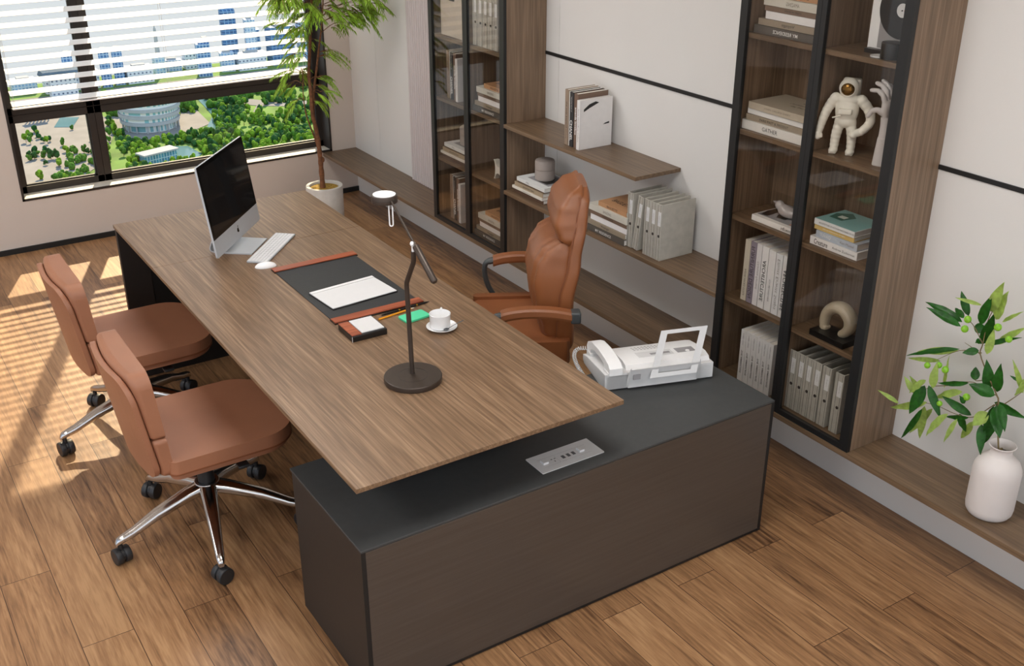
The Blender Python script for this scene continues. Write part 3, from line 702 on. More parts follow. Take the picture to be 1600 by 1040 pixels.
for a, b in zip(path, path[1:]): tot.append(tot[-1]+(b-a).length)
N = 420; turns = 34
for i in range(N+1):
    s_ = tot[-1]*i/N; k = max(j for j in range(len(tot)) if tot[j] <= s_+1e-9); k = min(k, len(path)-2)
    p = path[k].lerp(path[k+1], (s_-tot[k])/(tot[k+1]-tot[k])); d_ = (path[k+1]-path[k]).normalized()
    u = d_.cross(Vector((0,0,1))).normalized(); w = d_.cross(u); a = 2*math.pi*turns*i/N
    hel.append(p+(u*math.cos(a)+w*math.sin(a))*.0062)
g.tube(hel, .0016, 6); ob('coiled_cord', g, 'offw', t)

# ------------------------------------------------------------------ books
def book(lab, loc, L, Dd, T, rgb, standing=False, rz=0, title=None, tcol='textk', th=None, tw=None, mirror=False, group=None, bold=.0, lean=0, second=None, pages='pages', cover2=None, toff=0, fore=False):
    """flat: spine faces -x, length along -y from loc (left end), loc.z = underside. standing: L is the height, T runs along -y."""
    t = thing('book', lab, 'book', loc, rz, group)
    if lean: t.rotation_euler = (R(lean), 0, rz)
    c_ = .0022; mt = bookmat(rgb)
    if standing:
        y0, y1, z0, z1 = -T, 0, 0, L
        cv = G().box(0, Dd, y1-c_, y1-.0003, z0, z1, .0005, 1).box(0, Dd, y0+.0003, y0+c_, z0, z1, .0005, 1).box(-.0006, c_, y0+.0003, y1-.0003, z0, z1, .0007, 1)
        ob('cover', cv, mt, t)
        ob('page_block', G().box(c_, Dd-.003, y0+c_, y1-c_, z0+.003, z1-.003), pages, t)
        mid = Vector((-.0012, -T/2, L*(.5+toff))); ri = Vector((0,0,-1)); u = Vector((0, 1 if mirror else -1, 0))
        if title: text(title, tcol, t, mid, ri, u, th or T*.5, tw, bold)
        if second: text(second[0], tcol, t, Vector((-.0012, -T/2, L*second[1])), ri, u, second[2], None, 0, 'author')
    else:
        cv = G().box(0, Dd, -L, 0, .0001, c_, .0005, 1).box(0, Dd, -L, 0, T-c_, T-.0001, .0005, 1)
        if not fore: cv.box(-.0006, c_, -L, 0, .0001, T-.0001, .0007, 1)
        ob('cover', cv, mt, t)
        ob('page_block', G().box(.001 if fore else c_, Dd-.003, -L+.003, -.003, c_, T-c_), pages, t)
        u = Vector((0,0,1)); ri = Vector((0, 1 if mirror else -1, 0))
        if title: text(title, tcol, t, Vector((-.0012, -L*(.5+toff), T/2)), ri, u, th or T*.5, tw, bold)
        if second: text(second[0], second[3] if len(second) > 3 else tcol, t, Vector((-.0012, -L*second[1], T/2)), ri, u, second[2], None, 0, 'author')
    return t
def stack_residence(x, y, z, where, mirror=False, grp=''):
    g_ = 'stack of coloured books '+where
    book('charcoal book titled in white, bottom of the stack '+where, (x-.012, y, z), .30, .195, .028, (86,80,74), title='MY RESIDENCE', tcol='textw', th=.0125, tw=.115, mirror=mirror, group=g_, bold=.01)
    book('taupe book just above the charcoal one '+where, (x-.006, y-.012, z+.028), .285, .188, .023, (150,136,118), title='Voyage', th=.013, tw=.06, mirror=mirror, group=g_)
    book('plain white book in the middle of the stack '+where, (x, y-.038, z+.051), .262, .178, .027, (232,230,230), group=g_)
    book('brown book below the cream one '+where, (x-.002, y-.033, z+.078), .268, .178, .019, (122,100,84), title='STUDIO OF DESIGN', tcol='textk', th=.006, mirror=mirror, group=g_)
    book('cream book near the top of the stack '+where, (x-.006, y-.03, z+.097), .272, .182, .029, (206,202,190), title='AMAZING', tcol='textg', th=.012, tw=.06, mirror=mirror, group=g_)
    t = book('small orange book, topmost of the stack '+where, (x+.006, y-.085, z+.126), .20, .165, .022, (188,142,102), title='BAGUETTE', th=.010, tw=.075, mirror=mirror, group=g_)
    text('BAGUETTE', 'textk', t, (.06, -.10, .0224), (0, 1 if mirror else -1, 0), (1, 0, 0), .03, .13, .01, 'cover_title')
def stack_grey(x, y, z, where):
    g_ = 'stack of four books under the grey jar '+where
    book('dark brown book, lowest of the books under the grey jar '+where, (x, y, z), .262, .19, .020, (96,70,54), group=g_)
    book('cream book, second from the bottom under the grey jar '+where, (x-.008, y+.004, z+.020), .265, .188, .014, (222,216,206), title='the art of the home', tcol='textg', th=.006, group=g_)
    book('tan book, third from the bottom under the grey jar '+where, (x-.002, y-.01, z+.034), .25, .18, .022, (166,148,122), title='ARCHITECTURAL', tcol='textk', th=.009, group=g_)
    book('thin brown book below the white one under the jar '+where, (x+.004, y-.028, z+.056), .235, .175, .010, (104,80,62), group=g_)
    t = book('white book with black picture cover, directly under the jar '+where, (x-.004, y-.032, z+.066), .245, .18, .020, (222,224,222), title='STILL', tcol='textk', th=.009, toff=-.1, group=g_)
    ob('cover_picture', G().box(.035, .165, -.225, -.045, .0199, .0204), 'mgrey', t)
    ob('cover_picture', G().box(.045, .15, -.20, -.10, .0202, .0207), 'ebony', t)
    t = thing('lidded_jar', 'grey cylindrical lidded jar on the book stack '+where, 'jar', (x+.085, y-.148, z+.0868), group='grey lidded jars')
    ob('jar_body', G().lathe([(0, 0), (.045, 0), (.0485, .004), (.049, .01), (.049, .052), (0, .052)], n=40), 'jar', t)
    ob('jar_lid', G().lathe([(0, .0535), (.0485, .0535), (.049, .056), (.049, .090), (.046, .098), (.040, .101), (0, .103)], n=40), 'jar', t)
def row_upright(x, y, z, where, cover=False):
    g_ = 'upright row of five books '+where
    book('narrow tan upright book, leftmost of the row '+where, (x+.014, y, z), .234, .15, .012, (206,178,134), True, title='international living', tcol='textg', th=.006, tw=.14, group=g_)
    book('taupe upright book, second in the row '+where, (x+.002, y-.013, z), .254, .165, .028, (146,126,108), True, title='the only beyond', th=.012, tw=.12, toff=.05, second=('new classics', .2, .006), group=g_)
    book('slim white upright book beside the black one '+where, (x+.004, y-.042, z), .250, .165, .010, (222,220,214), True, group=g_)
    book('black upright book titled in large white capitals '+where, (x, y-.053, z), .250, .168, .028, (42,42,44), True, title='CHANEL', tcol='textw', th=.017, tw=.095, toff=-.2, bold=.02, second=('THE LITTLE BOOK OF', .78, .005), group=g_)
    book('brown upright book titled in white lower case '+where, (x+.002, y-.083, z), .248, .168, .030, (112,90,76), True, title='amanda lovelace', tcol='textw', th=.012, tw=.125, bold=.02, group=g_)
    t = book('white upright book, rightmost of the row '+where, (x-.006, y-.116, z), .225, .182, .024, (224,221,219), True, title='Anne McCaffrey Collins', tcol='textg', th=.009, tw=.15, group=g_)
    if cover:
        ob('cover_brush_mark', G().poly([(.02, -.0248, .172), (.05, -.0248, .186), (.105, -.0248, .206), (.085, -.0248, .213), (.05, -.0248, .204), (.02, -.0248, .184)], [(0,1,2,3,4,5)]), 'ebony', t)
        ob('cover_brush_mark', G().poly([(.13, -.0248, .102), (.165, -.0248, .104), (.165, -.0248, .113), (.14, -.0248, .108)], [(0,1,2,3)]), 'ebony', t)
def binder(x, y, z, lab, h=.248, d=.185, T=.04, lean=0, grp='', fin_=.62):
    t = thing('ring_binder', lab, 'binder', (x, y, z), 0, grp)
    if lean: t.rotation_euler = (R(lean), 0, 0)
    c_ = .0035
    ob('cover', G().box(0, d, -c_, 0, 0, h, .0015, 2).box(0, d, -T, -T+c_, 0, h, .0015, 2).box(-.001, c_, -T, 0, 0, h, .002, 2), 'fabric', t)
    ob('spine_crease', G().box(-.0016, -.0006, -T*.36, -T*.36+.0008, .002, h-.002).box(-.0016, -.0006, -T+.006, -T+.0068, .002, h-.002), 'hole', t)
    ob('papers', G().box(.01, d-.03, -T+c_+.001, -c_-.014, .004, h-.075), 'pages', t)
    ob('spine_label', G().box(-.0022, -.001, -T*.90, -T*.42, h*fin_, h*fin_+.062), 'paper', t)
    text('PROJECTS', 'textg', t, (-.0026, -T*.66, h*fin_+.031), (0,0,-1), (0,-1,0), .004, .03, 0, 'label_text')
    g = G(); g.cyl((0,0,0), .0062, .0012, 18); bmesh.ops.transform(g.bm, matrix=Matrix.Translation((-.0008, -T*.66, h*.44)) @ Matrix.Rotation(R(-90), 4, 'Y'), verts=g.bm.verts)
    ob('finger_hole', g, 'hole', t)
    return t

e_ = .0004
row_upright(-.205, -2.733, 1.005+e_, 'on the upper floating shelf', True)
stack_grey(-.213, -2.335, .668+e_, 'on the lower floating shelf')
stack_residence(-.222, -2.952, .668+e_, 'on the lower floating shelf')
ys = [(-3.246, 0), (-3.287, 7), (-3.360, 0), (-3.398, 0), (-3.436, 0)]
for i, ((yy, ln), w) in enumerate(zip(ys, ('leftmost', 'slightly leaning second', 'middle', 'second from the right', 'rightmost'))):
    binder(-.218, yy, .6685+(.0 if not ln else .0045), 'grey linen ring binder, %s of five on the lower floating shelf' % w, lean=ln, T=.036, grp='grey binders on the lower floating shelf')
# window-side bookcase
row_upright(-.200, -1.640, 1.003+e_, 'in the window-side bookcase above the grey jar')
stack_residence(-.205, -1.948, 1.003+e_, 'in the window-side bookcase, middle shelf')
stack_grey(-.205, -1.592, .668+e_, 'in the window-side bookcase')
row_upright(-.200, -1.645, .3262+e_, 'on the floor of the window-side bookcase')
stack_residence(-.205, -1.948, .3262+e_, 'on the floor of the window-side bookcase')
t = thing('storage_box', 'pale beige storage box with a slotted handle in the window-side bookcase', 'box', (-.205, -1.615, 1.3335))
g = G(); sh_ = rr(-.235, 0, 0, .235, .004, 3)
ob('box_body', G().box(0, .16, -.235, 0, 0, .235, .003), bookmat((196,184,168)), t)
g = XZ(G()); ob('handle_slot', G().slab(rr(-.030, .030, -.008, .008, .007, 5), 0, .001, 0, mat=Matrix.Translation((-.0005, -.1175, .19)) @ Matrix.Rotation(R(90), 4, 'Z') @ Matrix.Rotation(R(90), 4, 'X')), 'hole', t)
for i, w in enumerate(('leftmost', 'second', 'third', 'fourth', 'rightmost')):
    binder(-.212, -1.953-.048*i, 1.3335, 'white-labelled ring binder, %s in the window-side bookcase row' % w, T=.042, grp='binders at the top of the window-side bookcase', h=.26)
t = thing('arch_ornament', 'small white ornament with concave sides in the window-side bookcase', 'ornament', (-.17, -2.14, .6685))
P = [(-.045, 0), (-.03, 0)]+[(.030*math.cos(R(a)), .034*math.sin(R(a))) for a in range(180, -1, -15)]+[(.045, 0)]
P += [(.045-.016*math.sin(R(a)), .05-.05*math.cos(R(a))) for a in range(15, 180, 15)]+[(.045, .1), (.03, .1)]+[(.026*math.cos(R(a)), .1-.030*math.sin(R(a))) for a in range(15, 180, 15)]+[(-.03, .1), (-.045, .1)]+[(-.045+.016*math.sin(R(a)), .05+.05*math.cos(R(a))) for a in range(15, 180, 15)]
g = G(); g.slab(P, -.014, .014, .001, 1); bmesh.ops.transform(g.bm, matrix=YZ, verts=g.bm.verts); ob('ornament_body', g, 'statue', t)

# vase-side bookcase
stack_residence(-.20, -3.892, 1.68+e_, 'in the vase-side bookcase, top left', True)
G4 = 'stack of four books left of the astronaut'
book('white book titled in serif capitals, bottom of the stack left of the astronaut', (-.212, -3.876, 1.3334), .295, .195, .034, (226,222,216), title='GATHER', tcol='textk', th=.014, tw=.075, toff=-.02, group=G4)
book('taupe book above the white one, left of the astronaut', (-.206, -3.888, 1.3674), .28, .185, .022, (158,144,126), title='PARIS PAST & PRESENT', tcol='textk', th=.009, tw=.14, group=G4)
book('plain white book, second from the top, left of the astronaut', (-.20, -3.888, 1.3894), .27, .18, .020, (234,232,230), group=G4)
t = book('beige book with handwriting, topmost of the stack left of the astronaut', (-.206, -3.895, 1.4094), .285, .188, .026, (190,178,160), title='JOHN CALLINS DIARY', tcol='textg', th=.008, tw=.13, group=G4)
for i, (a, b, w) in enumerate((('chez', .16, .05), ('une vie', .13, .07), ('L\'architecture', .10, .10), ('de Paris', .07, .08))):
    text(a, 'textk', t, (b, -.16-.02*(i % 2), .0264), (0, -1, 0), (1, 0, 0), .012, w, 0, 'cover_title')
t = book('white book with a black and white picture cover under the bird', (-.21, -3.970, 1.0034), .26, .19, .022, (232,228,222), title='influence', tcol='textk', th=.013, tw=.055, toff=.18, group='books under the grey bird', bold=.01)
ob('cover_picture', G().box(.02, .187, -.215, -.006, .0219, .0225), 'mgrey', t)
for (a, b, c, d_) in ((.03, .12, -.05, -.01), (.10, .18, -.09, -.03), (.13, .19, -.14, -.06), (.05, .09, -.12, -.07)): ob('cover_figure', G().poly([(a, c, .0228), (b, c+.008, .0228), (b+.008, d_, .0228), ((a+b)/2, d_+.006, .0228), (a-.005, d_-.01, .0228)], [(0,1,2,3,4)]), 'ebony', t)
text('1984', 'texto', t, (.032, -.19, .0230), (0, -1, 0), (1, 0, 0), .02, .05, .02, 'cover_title')
bw = remesh(G().ball((0, 0, .022), 1, (.024, .045, .022), 14).ball((0, .042, .038), 1, (.017, .019, .018), 12).tube([(0, .052, .042), (0, .078, .044)], [.010, .001], 10).ball((0, -.045, .026), 1, (.014, .04, .010), 12).ball((0, .02, .03), 1, (.019, .03, .018), 12), .0022, 3)
tag(ob('bird_ornament', bw, M('pearl_grey_glaze', (176,168,166), .15, coat=.4), None, (-.135, -4.075, 1.0262)), 'small pearl-grey ceramic bird on the picture-cover book', 'ornament')
GU = 'upright books in the vase-side bookcase'
S = [(-3.945, .030, .248, (204,194,176), 'INDIA HICKS STYLE', 'textk', .008, .11, -.2, 0, 'narrow beige upright book at the left end'),
     (-3.976, .030, .250, (142,132,144), 'FURNITURE DESIGN', 'textk', .018, .21, 0, .0, 'mauve upright book with large capitals'),
     (-4.007, .028, .250, (224,220,220), 'Charlotte Perriand', 'textg', .010, .11, 0, 0, 'white upright book with thin cursive title'),
     (-4.036, .034, .250, (230,228,226), 'ARCHITECTURE', 'textk', .017, .165, -.05, .015, 'white book with bold black capitals, third from left'),
     (-4.071, .036, .246, (228,226,224), 'YOU BELONG HERE', 'textk', .007, .09, -.15, 0, 'white upright book with small lettering'),
     (-4.108, .034, .244, (226,226,226), 'Elliott Erwitt Snaps', 'textg', .017, .20, 0, -.005, 'white upright book with tall thin grey letters'),
     (-4.143, .034, .246, (230,228,226), 'ARCHITECTURE', 'textk', .017, .165, -.05, .015, 'white book with bold black capitals, at the right end')]
for y_, T, h_, c_, ti, tc_, th_, tw_, of_, bo_, lb_ in S:
    book(lb_+' above the six identical white books', (-.203, y_, .6684), h_, .18, T-.0006, c_, True, title=ti, tcol=tc_, th=th_, tw=tw_, mirror=True, toff=of_, bold=bo_, group=GU)
for i, w in enumerate(('leftmost', 'second from the left', 'third from the left', 'third from the right', 'second from the right', 'rightmost')):
    book('white book with small black lettering, %s of six beside the grey binders' % w, (-.205, -3.972-.0293*i, .3264), .222, .175, .0288, (228,227,226), True, title='THE AMERICANS', tcol='textk', th=.0085, tw=.10, toff=-.12, bold=.015, mirror=True, second=('ROBERT FRANK', .82, .005), group='six identical white books at the bottom of the vase-side bookcase')
for i, w in enumerate(('leftmost', 'second', 'third', 'fourth', 'fifth', 'rightmost')):
    binder(-.205, (-4.228, -4.268, -4.308, -4.346, -4.392, -4.452)[i], .3262, 'grey linen ring binder, %s of six at the bottom of the vase-side bookcase' % w, T=(.038, .038, .036, .040, .040, .040)[i], h=.243, d=.175, grp='grey binders at the bottom of the vase-side bookcase')
GC = 'stack of four books below the astronaut'
book('white book with large black title, bottom of the stack below the astronaut', (-.212, -4.262, 1.0034), .212, .15, .029, (230,228,226), title='Creature', tcol='textk', th=.019, tw=.062, toff=-.26, bold=.01, second=('Andrew Zuckerman', .72, .0085), group=GC)
book('pale blue-grey book, second from the bottom below the astronaut', (-.208, -4.282, 1.0324), .185, .15, .026, (178,186,196), title='TUVAQ', tcol='textw', th=.014, tw=.05, toff=-.27, second=('Ken Mantel', .76, .009, 'textg'), group=GC)
book('mustard yellow book below the teal-covered one', (-.204, -4.268, 1.0584), .178, .15, .018, (206,176,106), title='the architecture of light', tcol='textw', th=.006, tw=.10, group=GC)
t = book('white-spined book with a teal picture cover, topmost below the astronaut', (-.208, -4.268, 1.0764), .180, .155, .022, (228,228,226), title='ARCHITECTURE OF AUTHORITY', tcol='textk', th=.006, tw=.10, toff=-.1, group=GC, second=('RICHARD ROSS', .83, .006))
ob('cover_picture', G().box(.002, .153, -.178, -.002, .0219, .0224), bookmat((140,184,180)), t)
ob('cover_shape', G().poly([(.05, -.02, .0227), (.10, -.01, .0227), (.14, -.05, .0227), (.11, -.09, .0227), (.05, -.075, .0227)], [(0,1,2,3,4)]), bookmat((70,112,100)), t)
ob('cover_shape', G().box(.07, .095, -.07, -.04, .0227, .023), bookmat((220,226,214)), t)
# record ornament
t = thing('record_ornament', 'black vinyl record displayed against a white and grey board', 'ornament', (-.17, -4.44, 1.6806))
ob('display_board', G().box(.022, .03, -.095, .098, .012, .29, .001), 'white', t)
ob('grey_card', G().box(.019, .022, -.094, .058, .018, .288), 'mgrey', t)
rd = Matrix.Rotation(R(-90), 4, 'Y')
dm = lambda x: Matrix.Translation((x, -.025, .143)) @ rd
d_ = ob('record', G().cyl((0,0,0), .088, .003, 56, mat=dm(.018)), 'vinyl', t)
ob('record_label', G().cyl((0,0,0), .0215, .0006, 36, mat=dm(.0146)), 'offw', d_)
ob('label_dot', G().cyl((0,0,0), .0045, .0004, 16, mat=Matrix.Translation((.0139, -.036, .143)) @ rd), 'red', d_)
ob('spindle', G().cyl((0,0,0), .0018, .004, 10, mat=dm(.0142)), 'hole', d_)
ob('stand', G().cyl((-.012, -.03, 0), .036, .05, 40, .002).box(.0, .03, -.09, .09, 0, .014), 'ebony', t)
ob('stand_plate', G().cyl((-.022, .012, .0002), .026, .004, 32), 'offw', t)
# astronaut: one continuous body
g = G()
def limb(pts, r0, r1, ribs, amp, k=4):
    p = smooth_path(pts, k*3); n = len(p); g.tube(p, [(r0+(r1-r0)*i/(n-1))*(1+amp*math.sin(2*math.pi*ribs*i/(n-1))) for i in range(n)], 18)
    g.ball(p[-1], r1*.98, n=8); g.ball(p[0], r0*.98, n=8)
for s in (1, -1):
    limb([(0, .018*s, .108), (.0, .026*s, .06), (0, .028*s, .016)], .0180, .0140, 6, .05)
    g.ball((-.008, .028*s, .010), 1, (.022, .0155, .011), 12); g.box(-.024, .012, .028*s-.012, .028*s+.012, .0, .006, .002)
limb([(0, .042, .186), (-.002, .062, .15), (-.006, .074, .112), (-.008, .082, .072)], .0180, .0125, 8, .045)
g.ball((-.010, .084, .058), 1, (.012, .013, .018), 10)
g.tube([(-.012, .074, .062), (-.016, .070, .050)], [.006, .004], 8)
limb([(0, -.042, .186), (.0, -.070, .155), (-.002, -.080, .118), (-.014, -.060, .088), (-.022, -.040, .078)], .0180, .0125, 9, .045)
g.ball((-.025, -.034, .074), 1, (.012, .015, .013), 10)
g.ball((0, 0, .150), 1, (.029, .039, .056), 16); g.ball((0, 0, .112), 1, (.026, .036, .024), 14); g.ball((0, 0, .184), 1, (.025, .042, .020), 14)
g.ball((0, .002, .222), 1, (.033, .033, .034), 18); g.tube([(0,0,.182), (0,0,.198)], .025, 24)
g.box(.018, .050, -.030, .030, .12, .248, .006); g.box(-.040, -.022, -.022, .022, .140, .158, .003)
g.tube([(-.034, .012, .136), (-.044, .038, .128)], .003, 8)
t = thing('astronaut_figurine', 'white ceramic astronaut figurine with an amber visor', 'figurine', (-.165, -4.310, 1.3336), R(30))
ob('body', remesh(g, .0019, 2), 'statue', t)
ob('visor', G().ball((-.0145, .002, .222), 1, (.022, .0255, .0250), 16), 'visor', t)
ob('visor_rim', G().tube([(-.0245+.002*math.cos(R(2*a)), .002+.0225*math.cos(R(a)), .222+.0225*math.sin(R(a))) for a in range(0, 361, 12)], .0022, 8), 'statue', t)
# wooden mannequin hand, five jointed fingers reaching towards the astronaut (+y)
g = G()
g.lathe([(0, 0), (.0255, 0), (.025, .004), (.0185, .09), (0, .091)], n=28)
g.tube([(0, 0, .093), (0, .0, .13), (0, .001, .158)], [.0165, .0155, .017], 20)
palm = [(0, .0, .158), (.0, .001, .178), (0, .001, .200), (0, .003, .214)]
g.tube(palm, [.018, .0255, .0275, .025], 18, flat=.62, upv=(0, 1, 0))
def finger(pts, r0, r1):
    for i, (a, b) in enumerate(zip(pts, pts[1:])):
        a, b = Vector(a), Vector(b); q = r0+(r1-r0)*i/(len(pts)-1); g.tube([a, a.lerp(b, .5), b], [q*.92, q, q*.86], 12); g.ball(a, q*.9, n=7); g.ball(b, q*.8, n=7)
finger([(-.019, .002, .208), (-.022, .010, .230), (-.022, .030, .243), (-.021, .054, .240)], .0092, .0066)
finger([(-.007, .001, .214), (-.008, .008, .243), (-.008, .028, .258), (-.007, .046, .262)], .0094, .0068)
finger([(.006, .001, .213), (.007, .004, .240), (.007, .016, .260), (.007, .034, .269)], .0092, .0066)
finger([(.018, .0, .205), (.021, -.002, .226), (.022, .004, .242), (.023, .014, .256)], .0080, .0058)
finger([(-.012, .006, .170), (-.022, .022, .182), (-.027, .038, .178), (-.029, .050, .158)], .0105, .0072)
tag(ob('mannequin_hand', remesh(g, .0016, 1), 'handw', None, (-.165, -4.472, 1.3336), (0,0,R(10))), 'pale jointed wooden mannequin hand standing right of the astronaut', 'ornament')
# stone arch on a black base
t = thing('arch_sculpture', 'beige stone arch sculpture on a black slab base', 'sculpture', (-.168, -4.395, .6682))
ob('plinth', G().box(-.05, .04, -.078, .078, 0, .022, .001), 'ebony', t)
pts = smooth_path([(0, .050, .018), (0, .056, .05), (0, .046, .088), (0, .015, .118), (0, -.025, .122), (0, -.055, .098), (0, -.058, .064), (0, -.038, .036), (0, -.022, .028)], 6)
n = len(pts)
ob('stone_arch', remesh(G().tube(pts, [.013+.010*math.sin(math.pi*i/(n-1)) for i in range(n)], 16, flat=1.25, upv=(1,0,0)).box(-.016, .016, .036, .066, .0225, .035, .003), .002, 3), 'stone', t)
# ------------------------------------------------------------------ vase with a leafy branch
t = thing('ceramic_vase', 'matt white bottle-shaped vase standing on the wall bench', 'vase', (-.14, -5.083, bz+.0002))
ob('vase_body', G().lathe([(0, .006), (0, .0), (.056, 0), (.066, .004), (.072, .014), (.0745, .03), (.0745, .160), (.072, .178), (.064, .195), (.050, .209), (.038, .218), (.0335, .224), (.033, .240), (.036, .248), (.0415, .253), (.0425, .256), (.040, .257), (.0335, .250), (.0305, .240), (.031, .224), (.048, .205), (.066, .185), (.070, .160), (.070, .012), (0, .010)], n=56), 'vase', t)
LEAVES=[('l',-0.156,-4.958,0.986,-0.184,-4.999,1.106,0.026),('l',-0.146,-4.974,0.963,-0.171,-5.011,1.078,0.026),('d',-0.166,-4.939,0.937,-0.175,-4.964,1.049,0.023),('d',-0.115,-4.862,0.925,-0.098,-4.809,0.988,0.018),('l',-0.124,-4.904,0.98,-0.145,-4.822,0.981,0.009),('d',-0.138,-4.859,0.907,-0.155,-4.726,0.932,0.02),('d',-0.16,-4.871,0.902,-0.188,-4.755,0.932,0.018),('d',-0.157,-4.873,0.931,-0.132,-4.821,0.941,0.015),('d',-0.12,-4.891,0.897,-0.103,-4.93,0.899,0.023),('d',-0.122,-4.934,0.856,-0.144,-4.965,0.981,0.026),('l',-0.151,-4.972,0.843,-0.146,-4.976,0.933,0.018),('l',-0.126,-4.985,0.953,-0.106,-5.033,1.002,0.009),('l',-0.117,-4.978,0.872,-0.147,-5.079,0.978,0.018),('d',-0.134,-4.947,0.859,-0.125,-5.058,0.929,0.012),('d',-0.14,-4.937,0.871,-0.163,-4.933,0.87,0.015),('d',-0.142,-4.938,0.839,-0.171,-4.901,0.823,0.018),('l',-0.114,-4.85,0.795,-0.093,-4.685,0.716,0.018),('d',-0.137,-4.868,0.814,-0.153,-4.689,0.719,0.015),('l',-0.115,-4.793,0.733,-0.113,-4.669,0.69,0.012),('d',-0.117,-4.931,0.722,-0.097,-4.911,0.757,0.02),('d',-0.139,-4.994,0.724,-0.148,-4.973,0.824,0.026),('d',-0.134,-5.022,0.726,-0.141,-5.019,0.828,0.023),('d',-0.16,-4.937,0.728,-0.175,-4.838,0.688,0.013),('l',-0.121,-4.83,0.649,-0.153,-4.847,0.786,0.009),('l',-0.167,-4.818,0.657,-0.162,-4.815,0.751,0.02),('l',-0.153,-4.779,0.665,-0.153,-4.725,0.591,0.018),('l',-0.142,-4.737,0.593,-0.154,-4.695,0.643,0.015),('l',-0.11,-4.733,0.592,-0.132,-4.699,0.641,0.012),('d',-0.145,-4.773,0.64,-0.167,-4.749,0.525,0.029),('l',-0.132,-4.677,0.522,-0.149,-4.595,0.543,0.011),('l',-0.149,-4.796,0.588,-0.135,-4.649,0.494,0.019),('d',-0.151,-4.791,0.65,-0.149,-4.857,0.554,0.02),('d',-0.116,-4.942,0.597,-0.144,-4.841,0.632,0.02),('d',-0.166,-5.035,0.728,-0.186,-4.954,0.739,0.029),('l',-0.124,-4.899,0.667,-0.119,-4.803,0.597,0.02),('d',-0.156,-4.935,0.65,-0.169,-4.92,0.676,0.012),('l',-0.159,-4.886,0.589,-0.165,-4.826,0.476,0.02),('d',-0.167,-4.794,0.567,-0.157,-4.727,0.414,0.015),('l',-0.116,-4.799,0.554,-0.089,-4.71,0.404,0.018),('l',-0.126,-4.774,0.555,-0.099,-4.76,0.411,0.02),('l',-0.169,-4.928,0.593,-0.185,-4.907,0.499,0.012),('l',-0.112,-4.948,0.575,-0.097,-4.911,0.487,0.018),('d',-0.145,-4.952,0.602,-0.119,-4.853,0.551,0.012),('d',-0.133,-4.911,0.593,-0.115,-4.935,0.53,0.018),('l',-0.152,-5.018,0.655,-0.175,-4.989,0.6,0.029),('d',-0.143,-5.0,0.6,-0.169,-5.033,0.51,0.02),('d',-0.147,-5.027,0.681,-0.12,-5.009,0.524,0.029),('d',-0.15,-5.037,0.687,-0.185,-5.093,0.608,0.029),('d',-0.167,-5.058,0.711,-0.191,-5.108,0.641,0.02),('d',-0.123,-5.015,0.682,-0.134,-5.137,0.684,0.02),('l',-0.153,-5.116,0.77,-0.181,-5.076,0.877,0.012),('d',-0.111,-5.076,0.781,-0.119,-5.043,0.79,0.007),('l',-0.158,-5.096,0.754,-0.189,-5.134,0.86,0.018)]
FRUIT=[(-0.15,-4.884,0.929,0.0117),(-0.15,-4.88,0.894,0.0117),(-0.15,-4.989,0.943,0.0117),(-0.15,-4.772,0.717,0.0105),(-0.15,-4.814,0.736,0.0105),(-0.15,-4.84,0.73,0.0117),(-0.15,-4.933,0.671,0.0117),(-0.15,-4.843,0.605,0.0094),(-0.15,-5.032,0.919,0.0105)]
STEMS=[[[-0.14,-5.085,0.488],[-0.14,-5.07,0.548],[-0.14,-5.038,0.694],[-0.14,-5.028,0.717],[-0.14,-4.984,0.771],[-0.14,-4.944,0.828],[-0.14,-4.945,0.865],[-0.14,-4.946,0.946],[-0.14,-4.959,0.995]],[[-0.14,-5.028,0.717],[-0.14,-4.991,0.719],[-0.14,-4.942,0.726],[-0.14,-4.889,0.701],[-0.14,-4.854,0.675]],[[-0.14,-5.026,0.684],[-0.14,-4.966,0.61],[-0.14,-4.902,0.59],[-0.14,-4.831,0.587],[-0.14,-4.771,0.573]],[[-0.14,-4.944,0.828],[-0.14,-4.913,0.838],[-0.14,-4.883,0.844]],[[-0.14,-4.947,0.834],[-0.14,-4.871,0.811],[-0.14,-4.799,0.748]],[[-0.14,-5.059,0.702],[-0.14,-5.087,0.74],[-0.14,-5.11,0.773]],[[-0.14,-4.945,0.865],[-0.14,-4.902,0.911],[-0.14,-4.871,0.926]],[[-0.14,-5.037,0.698],[-0.14,-5.021,0.667],[-0.14,-5.006,0.603]],[[-0.14,-4.854,0.675],[-0.14,-4.799,0.646],[-0.14,-4.754,0.606]],[[-0.14,-4.975,0.749],[-0.14,-4.949,0.735],[-0.14,-4.944,0.74]]]
VX = Vector((-.14, -5.083, bz+.02))
t = thing('leafy_branch', 'cut branch with dark and yellow-green leaves and green fruit in the white vase', 'branch', VX)
g = G()
for i, s in enumerate(STEMS):
    p = [Vector(a)-VX for a in s]
    if i == 0: p = [Vector((0, 0, .0))]+[p[0]*0+Vector((0, .0, .21))]+p[1:]
    p = smooth_path(p, 4); k = len(p); r0 = .0034 if i == 0 else .0018
    g.tube(p, [r0*(1-.6*j/(k-1)) for j in range(k)], 8)
ob('stem', g, 'twig', t)
camdir = Vector((-.62, -.35, .45)).normalized()
